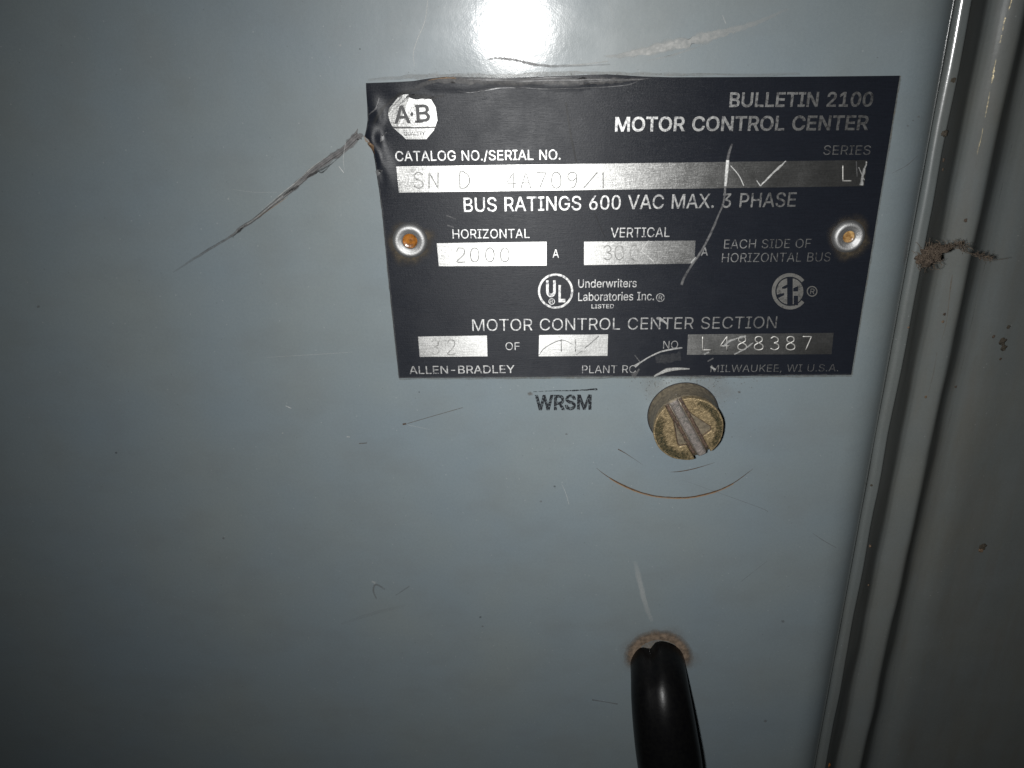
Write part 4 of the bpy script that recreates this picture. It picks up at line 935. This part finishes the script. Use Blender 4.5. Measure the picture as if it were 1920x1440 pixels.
# grime halo where the plate and the screw meet the door, seen as a brown film
DS('grime_shade_film', [(690, 150, 6, .1), (800, 143, 9, .22), (950, 142, 9, .25), (1100, 137, 8, .25), (1250, 140, 7, .2), (1500, 139, 6, .12)], DUST_SOFT, h=0.00002, jit=.8)
blob('grime_shade_film', 1335, 725, 60, 40, DUST_SOFT, door, .13, ang=.5, h=0.00002, seed=4)
blob('grime_shade_film', 1226, 725, 30, 40, DUST_SOFT, door, .12, ang=-.5, h=0.00002, seed=9)

# dark line painted for edge shadow and dirt where the plate meets the door
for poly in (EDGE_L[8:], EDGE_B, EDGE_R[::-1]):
    DS('grime_shade_film', [(x + (1.0 if poly is not EDGE_L[8:] else -1.5), y + (1.5 if poly is EDGE_B else 0), 4.5, .55 + .35 * mnoise.noise(Vector((x * .05, y * .05, 0)))) for x, y in poly], GRIME, h=0.00002, jit=.6)
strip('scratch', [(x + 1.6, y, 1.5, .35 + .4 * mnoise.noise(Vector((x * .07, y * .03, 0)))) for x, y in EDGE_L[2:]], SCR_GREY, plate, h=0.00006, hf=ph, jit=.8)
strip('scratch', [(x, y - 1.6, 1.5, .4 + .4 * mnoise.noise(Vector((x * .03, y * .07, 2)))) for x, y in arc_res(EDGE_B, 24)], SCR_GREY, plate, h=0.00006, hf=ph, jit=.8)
# inked stamp
stamp = lettering('ink_stamp', 'WRSM', 1003, 768, 1109, 767, 26, STAMP_INK, door, 0.028, None, h=0.00002, thick=0.00002, attr=True)
stamp['label'] = 'patchy black inked letters WRSM under an uneven line'
strip('stamp_line', [(1000, 734.5, 1.2, .5), (1030, 733, 1.6, .7), (1060, 732.5, 2.2, .9), (1090, 731.5, 3, 1), (1116, 730, 4, 1), (1120, 729.5, 3, 1)], STAMP_INK, door, jit=.6)

# =================================================================== LATCH SCREW
HH = 0.0085
hc = P(1291, 806, HH)
HR = (P(1357, 806, HH).x - P(1225, 806, HH).x) / 2
screw = thing('latch_screw', 'tarnished yellow zinc slotted latch screw below the nameplate', 'latch screw', Vector((hc.x, 0, hc.z)))
SD = 0.0017                                   # slot depth
HB = HH - SD
lathe('screw_hole', hc, [(HR * 0.99, 0.00002), (HR * 1.06, 0.00003)], INKB, screw, 72)
lathe('screw_body', hc, [(HR * 1.03, -0.003), (HR * 1.03, 0.0004), (HR * 1.0, 0.0009), (HR * 0.985, 0.004), (HR * 0.985, HB - 0.0006), (HR * 0.985, HB - 0.00001), (HR * 0.5, HB - 0.00001), (0.00001, HB - 0.00001)], ZINC_SIDE, screw, 72)
sa = P(1262, 755, HH); sb = P(1319, 858, HH)
ds = Vector((sb.x - sa.x, 0, sb.z - sa.z)).normalized()
dn = Vector((-ds.z, 0, ds.x))
if dn.x < 0:
    dn = -dn
sw = HR * 0.25
def L3(a, b, h):
    return Vector((hc.x, -h, hc.z)) + ds * (a * HR) + dn * (b * HR)
def cap(side, wedge, mat):
    k = 0.25
    pts = []
    a0 = math.asin(k)
    n = 36
    for i in range(n + 1):
        t = a0 + (math.pi - 2 * a0) * i / n
        rr = 1.0 * (1 + 0.012 * mnoise.noise(Vector((math.cos(t) * 3, math.sin(t) * 3, side))))
        pts.append((rr * math.cos(t), side * rr * math.sin(t)))
    # back along the slot edge, with the wedge-shaped notch
    pts += [(wedge[0][0], side * k), (wedge[1][0], side * wedge[1][1]), (wedge[2][0], side * wedge[2][1])] if False else []
    chain = [(-0.6, side * (k + 0.012))] + [(x, side * y) for x, y in wedge] + [(0.72, side * (k + 0.008))]
    pts += chain
    n = len(pts)
    top = [L3(x, y, HH) for x, y in pts]
    bot = [L3(x, y, HB) for x, y in pts]
    o = obj('screw_head', top + bot, [tuple(range(n)), tuple(range(2 * n - 1, n - 1, -1))] + [(i, (i + 1) % n, n + (i + 1) % n, n + i) for i in range(n)], mat, screw, smooth=False)
    recalc(o)
    md = o.modifiers.new('bevel', 'BEVEL')
    md.width = 0.00028; md.segments = 3; md.limit_method = 'ANGLE'; md.angle_limit = math.radians(40)
    return o
wR = [(-0.54, 0.26), (-0.40, .30), (.22, .60), (.33, .56), (.40, 0.26)]
wL = [(-0.45, 0.26), (.26, .47), (.36, .46), (.43, 0.26)]
cR = cap(1, wR, ZINC)
cL = cap(-1, wL, ZINC)
def wedge_floor(side, w, SLOTM=ZINC_SIDE):
    pts = [(x, side * (y - 0.02 if y < .23 else y + 0.01)) for x, y in w]
    n = len(pts)
    vs = [L3(x, y, HH - 0.0010) for x, y in pts] + [L3(x, y, HB + 0.00003) for x, y in pts]
    o = obj('notch_floor', vs, [tuple(range(n)), tuple(range(2 * n - 1, n - 1, -1))] + [(i, (i + 1) % n, n + (i + 1) % n, n + i) for i in range(n)], SLOTM, screw, smooth=False)
    recalc(o)
wedge_floor(1, wR); wedge_floor(-1, wL)
for side_, w_ in ((1, wR), (-1, wL)):
    path = [L3(x, side_ * y, HH - 0.00045) for x, y in w_]
    fine = []
    for p0, p1 in zip(path, path[1:]):
        for i in range(8):
            q = p0.lerp(p1, i / 8)
            fine.append(q + Vector((0.00012 * mnoise.noise(q * 4000), 0, 0.00012 * mnoise.noise(q * 4000 + Vector((5, 5, 5))))))
    vs, fs = tube([fine + [path[-1]]], 0.00017, 6)
    obj('notch_grime', vs, fs, SLOT_DIRT, screw)
# worn slot floor
def slot_floor():
    verts, faces = [], []
    nx, ny = 60, 8
    for i in range(nx + 1):
        for j in range(ny + 1):
            a = -0.975 + 1.95 * i / nx; b = -0.135 + 0.27 * j / ny + 0.012 * mnoise.noise(Vector((i * .35, j // 8, 9)))
            e = 1 - abs(j / ny * 2 - 1) ** 4
            h = HB + 0.0002 + 0.0008 * min(1, 2.2 * e) + 0.00010 * mnoise.noise(Vector((a * 6, b * 9, 3)))
            verts.append(L3(a, b, h))
    for i in range(nx):
        for j in range(ny):
            q = i * (ny + 1) + j
            faces.append((q, q + 1, q + ny + 2, q + ny + 1))
    o = obj('slot_floor', verts, faces, SLOTM, screw)
    recalc(o)
slot_floor()
for b, s_ in ((-0.205, 1), (0.205, 2)):
    path = [[L3(-0.93 + 1.8 * i / 50, b + 0.02 * mnoise.noise(Vector((i * .35, s_ * 7, 0))), HB + 0.0001 + 0.00022 * mnoise.noise(Vector((i * .7, s_ * 3, 0)))) for i in range(51)]]
    vs, fs = tube(path, 0.00042, 8, 0.5)
    obj('slot_grime', vs, fs, SLOT_DIRT, screw)
# tarnish round the rim of the head
def tarnish(side, t0, t1, wid, a):
    verts, att, faces = [], [], []
    n = 40
    for i in range(n + 1):
        t = t0 + (t1 - t0) * i / n
        for r, pa in ((0.955, 0.75), (0.90, 1.0), (0.90 - wid * .5, .9), (0.90 - wid, 0.0)):
            rr = r + (0.05 * mnoise.noise(Vector((t * 4, r * 8, side))) if r < .95 else 0)
            verts.append(L3(rr * math.cos(t), side * rr * math.sin(t), HH + 0.00003))
            att.append(a * pa * min(1, min(i, n - i) / 5))
        if i:
            for c in range(3):
                o0 = (i - 1) * 4 + c
                faces.append((o0, o0 + 1, o0 + 5, o0 + 4))
    obj('tarnish_patch', verts, faces, MOTTLE, screw, attr=att)
tarnish(1, 0.3, 2.5, 0.15, .9)
tarnish(-1, 0.28, 2.6, 0.23, .95)

# =================================================================== BLACK CABLE
cable = thing('black_cable', 'thick glossy black vinyl sheathed cable bending down out of the door', 'cable', P(1238, 1230, 0))
cp = [(1222, 1165, -0.020), (1227, 1196, -0.0105), (1231, 1232, -0.002), (1235, 1270, 0.0052), (1240, 1318, 0.0105), (1248, 1380, 0.0142), (1258, 1450, 0.0168), (1272, 1560, 0.0186), (1286, 1700, 0.0195)]
path = [Vector(q) for q in catmull([tuple(P(*c)) for c in cp], 14)]
CR = 0.0082
verts, faces = [], []
sg = 48
for i, p in enumerate(path):
    a, b = path[max(i - 1, 0)], path[min(i + 1, len(path) - 1)]
    t = (b - a).normalized()
    e1 = Vector((1, 0, 0)); e1 = (e1 - t * e1.dot(t)).normalized()
    e2 = t.cross(e1).normalized()
    if e2.y > 0:
        e2 = -e2                              # e2 points out of the door / upwards
    fade = max(1 - sstep(30, 56, i), 0.18 * (1 - sstep(50, 80, i)))
    for k in range(sg):
        w = k / sg * math.tau                 # 0 = right, pi/2 = outwards
        g = math.exp(-((w - 1.98) / 0.24) ** 2)
        lob = math.exp(-((w - 2.75) / 0.5) ** 2)
        r = CR * (1 + 0.15 * sstep(34, 82, i)) * (1 - 0.30 * fade * g - 0.05 * fade * lob)
        verts.append(p + e1 * (r * math.cos(w)) + e2 * (r * math.sin(w)))
for i in range(len(path) - 1):
    for k in range(sg):
        k2 = (k + 1) % sg
        faces.append((i * sg + k, i * sg + k2, (i + 1) * sg + k2, (i + 1) * sg + k))
cs = obj('cable_sheath', verts, faces, RUBBER, cable)
recalc(cs)
# dust packed round the hole
def dust_ring():
    verts, faces, att = [], [], []
    n = 90
    cx, cy, rx_, ry_ = 1235, 1238, 58, 50
    for i in range(n + 1):
        t = math.radians(-20 + 220 * i / n)
        for r in (0.78, 0.90, 0.98, 1.06, 1.18):
            nn = mnoise.noise(Vector((t * 5, r * 6, 0)))
            rr = r * (1 + 0.045 * nn + 0.03 * mnoise.noise(Vector((t * 19, r * 5, 4))))
            v = P(cx + rx_ * rr * math.cos(t), cy - ry_ * rr * math.sin(t), 0)
            prof = {0.78: .0002, 0.90: .0003, 0.98: .0002, 1.06: .0001, 1.18: .0}[r]
            v.y = -(prof * (1 + 0.5 * nn) * min(1, min(i, n - i) / 12) - 0.00002)
            verts.append(v)
            att.append({0.78: 1.0, 0.90: .95, 0.98: .75, 1.06: .35, 1.18: 0.0}[r] * min(1, min(i, n - i) / 14))
        if i:
            for c in range(4):
                o0 = (i - 1) * 5 + c
                faces.append((o0, o0 + 1, o0 + 6, o0 + 5))
    o = obj('dust_deposit', verts, faces, DUST_PACK, door, attr=att)
    o['label'] = 'tan dust packed round the cable hole'
dust_ring()
blob('dust_film', 1236, 1226, 76, 56, DUST_SOFT, door, .6, h=0.00002, seed=3)
DS('scratch', [(1190, 1052, 7, .08), (1196, 1075, 11, .24), (1203, 1105, 12, .34), (1211, 1135, 10, .26), (1222, 1165, 9, .12)], SCR_PALE, jit=.2)['label'] = 'short pale streak above the cable'  # soft-edged pale streak laid on the door above the cable

# =================================================================== LINT, RUST AND FLECKS ON THE FRAME
def lint():
    verts, faces, paths = [], [], []
    rnd = random.Random(11)
    for k in range(330):
        q = rnd.random()
        if q < 0.74:
            a = rnd.random() * math.tau; r = rnd.random() ** 0.62
            px, py = 1742 + 25 * r * math.cos(a), 480 + 18 * r * math.sin(a) - 9 * r * math.cos(a)
            L = rnd.uniform(6, 24)
        else:
            t = rnd.random()
            px, py = 1752 + 62 * t, 466 - 9 * math.sin(t * 2.2) + rnd.uniform(-5, 5) * (1 - t) + 3
            L = rnd.uniform(6, 20)
        d = rnd.random() * math.tau
        turn = rnd.uniform(-.9, .9)
        h = rnd.uniform(-0.0020, 0.0008)
        pts = []
        for s_ in range(8):
            d += turn + rnd.uniform(-.5, .5)
            px += math.cos(d) * L / 8; py += math.sin(d) * L / 8
            h += rnd.uniform(-.0004, .0004)
            pts.append(P(px, py, h + HF))
        paths.append(pts)
    thread = []
    for (x, y, h) in catmull([(1745, 470, -.0005), (1770, 460, -.0004), (1790, 463, -.001), (1805, 470, -.0025), (1818, 474, -.0033), (1832, 478, -.004), (1850, 483, -.005), (1870, 487, -.0056), (1890, 484, -.0054)], 8):
        thread.append(P(x, y, h + HF - 0.0008))
    paths.append(thread)
    for off in (2.5, -2.5):
        paths.append([P(x, y + off * math.sin(i * .4), h + HF) for i, (x, y, h) in enumerate(catmull([(1775, 461, -.0003), (1800, 466, -.0022), (1820, 476, -.003), (1840, 481, -.0042), (1862, 485, -.0052)], 8))])
    for k in range(60):
        t = rnd.random()
        px, py = 1822 + 34 * t, 474 + 12 * t + rnd.uniform(-4, 4)
        d = rnd.uniform(-.4, .9); pts = []
        h = -0.0035 - .0018 * t
        for s_ in range(4):
            d += rnd.uniform(-.7, .7)
            px += math.cos(d) * 2.4; py += math.sin(d) * 2.4
            pts.append(P(px, py, h + HF + rnd.uniform(0, .0012)))
        paths.append(pts)
    return tube(paths, 0.000052, 5)
lint_o = thing('lint_clump', 'fuzzy brown dust and lint clump caught on the frame flange beside the nameplate', 'lint', P(1740, 478, HF - 0.001))
vs, fs = lint()
obj('lint_fibre', vs, fs, LINT, lint_o)
def lump(name, px, py, h, rx_, ry_, rz_, mat, parent, seed=0, rough=0.5):
    bm = bmesh.new()
    bmesh.ops.create_icosphere(bm, subdivisions=4, radius=1.0)
    c = P(px, py, h)
    vs, fs = [], []
    for v in bm.verts:
        k = 1 + rough * mnoise.noise(v.co * 1.7 + Vector((seed, 0, 0))) + rough * .5 * mnoise.noise(v.co * 5 + Vector((seed, 3, 0)))
        vs.append(c + Vector((v.co.x * rx_ * k, v.co.y * ry_ * k, v.co.z * rz_ * k)))
    fs = [tuple(v.index for v in f.verts) for f in bm.faces]
    bm.free()
    return obj(name, vs, fs, mat, parent)
lump('lint_core', 1738, 482, HF - 0.0012, 0.0022, 0.0009, 0.0018, LINT_DARK, lint_o, 2, .8)
lump('lint_core', 1757, 468, HF - 0.0012, 0.0026, 0.0008, 0.0009, LINT_DARK, lint_o, 5, .8)

rust = lump('rust_flake', 1552, 1434, HF - 0.0060, 0.0007, 0.0005, 0.0013, RUST, None, 8)
rust['label'] = 'orange rust flake in the frame groove at the bottom of the picture'
rust['category'] = 'rust flake'

def surf_h(px, py):
    # depth of the frame profile under that place
    prof = fl + bead_pts + pan
    best = -0.02
    for i in range(120):
        h = -0.003 - i * 0.00025
        x = P(px, py, h).x
        for (xa_, ha_), (xb_, hb_) in zip(prof, prof[1:]):
            if xa_ <= x <= xb_ and xb_ > xa_:
                hs = ha_ + (hb_ - ha_) * (x - xa_) / (xb_ - xa_)
                if hs >= h:
                    return hs + 0.0001
    return best
# flecks and stains on the frame: small lumps of dirt on the bead, groove and panel
rnd = random.Random(5)
for x, y, r, h, mat in ((1811, 413, 3, -.0036, LINT_DARK), (1771, 589, 2.4, -.0040, LINT_DARK), (1768, 603, 2.2, -.0036, DUST), (1736, 744, 2.4, -.0040, DUST), (1703, 614, 2, -.0020, DUST),
                        (1771, 250, 5, -.0026, FLECK), (1788, 150, 4, -.0022, FLECK), (1768, 300, 3, -.0035, LINT_DARK), (1767, 318, 2.4, -.0035, LINT_DARK),
                        (1880, 640, 6, -.0062, FLECK), (1882, 652, 5, -.0062, FLECK), (1863, 631, 2.6, -.0066, LINT_DARK), (1876, 673, 2.2, -.0064, LINT_DARK), (1891, 613, 3, -.0060, FLECK),
                        (1630, 1024, 3, -.0070, DUST), (1627, 1097, 2.4, -.0072, DUST), (1634, 910, 2.2, -.0020, FLECK), (1792, 725, 2, -.0065, LINT_DARK), (1843, 1025, 6, -.0062, FLECK), (1840, 1031, 4.5, -.0062, DUST)):
    h = surf_h(x, y)
    c0 = P(x, y, h); k = (P(x + r, y, h) - c0).length
    f = lump('dirt_fleck', x, y, h, k, k * .14, k * 1.1, mat, side_panel, x * .01, .6)

# glints painted as strips of worn metal along the crest of the rolled bead
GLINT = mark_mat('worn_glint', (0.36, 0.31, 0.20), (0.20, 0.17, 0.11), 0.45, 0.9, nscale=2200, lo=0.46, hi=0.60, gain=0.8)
def frame_strip(name, pts, mat, parent, n=6):
    q = catmull(pts, n)
    verts, att, faces = [], [], []
    for i, (x, y, w, a) in enumerate(q):
        j = 0.75 + 1.3 * mnoise.noise(Vector((x * .3, y * .33, 1)))
        for s_, pa in ((-1, 0), (-.4, 1), (.4, 1), (1, 0)):
            X = x + s_ * w * .5 * j
            v = P(X, y, surf_h(X, y) + 0.00005)
            verts.append(v); att.append(max(0, a) * pa)
        if i:
            for c in range(3):
                o0 = (i - 1) * 4 + c
                faces.append((o0, o0 + 1, o0 + 5, o0 + 4))
    return obj(name, verts, faces, mat, parent, attr=att)
frame_bead = [o for o in cabinet.children if o.name.startswith('frame_bead')][0]
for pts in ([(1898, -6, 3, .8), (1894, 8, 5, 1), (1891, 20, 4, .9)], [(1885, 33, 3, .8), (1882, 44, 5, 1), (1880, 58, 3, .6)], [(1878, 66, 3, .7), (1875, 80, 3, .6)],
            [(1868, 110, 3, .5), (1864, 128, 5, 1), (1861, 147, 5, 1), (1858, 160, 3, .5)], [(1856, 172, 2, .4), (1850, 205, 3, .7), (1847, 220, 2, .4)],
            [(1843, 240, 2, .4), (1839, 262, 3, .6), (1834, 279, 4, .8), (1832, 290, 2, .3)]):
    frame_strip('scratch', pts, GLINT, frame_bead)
for pts in ([(1786, 515, 3, .2), (1782, 540, 4, .5), (1775, 600, 3, .35), (1765, 640, 3, .15)], [(1757, 660, 3, .2), (1750, 700, 3, .3), (1740, 740, 2, .15)]):
    frame_strip('scratch', pts, DUST_SOFT, frame_bead)

# grime speckled round the screw and the plate edge: one film of dirt nobody could count
def specks(name, n, place, mat, parent, seed):
    rnd = random.Random(seed)
    verts, att, faces = [], [], []
    for _ in range(n):
        px, py = place(rnd)
        r = rnd.uniform(.5, 1.7)
        b = len(verts)
        c = P(px, py, 0.00004); verts.append(c); att.append(rnd.uniform(.4, .9))
        m = 6
        for k in range(m):
            t = k / m * math.tau
            q = r * rnd.uniform(.6, 1.3)
            verts.append(P(px + q * math.cos(t), py + q * math.sin(t), 0.00004)); att.append(0.15)
        for k in range(m):
            faces.append((b, b + 1 + k, b + 1 + (k + 1) % m))
    o = obj(name, verts, faces, mat, parent, attr=att)
    return o
def near_screw(r):
    a = r.uniform(-2.9, 0.5); d = 66 + abs(r.gauss(0, 16))
    return 1275 + d * math.cos(a), 775 + d * math.sin(a) * .93
def near_edge(r):
    return r.uniform(1180, 1420), 710 + abs(r.gauss(0, 7))
specks('grime_specks', 110, near_screw, GRIME, door, 3)
specks('grime_specks', 70, near_edge, GRIME, door, 4)
def above_plate(r):
    x = r.uniform(760, 1260)
    return x, 140 - abs(r.gauss(0, 6))
specks('grime_specks', 60, above_plate, GRIME, door, 5)
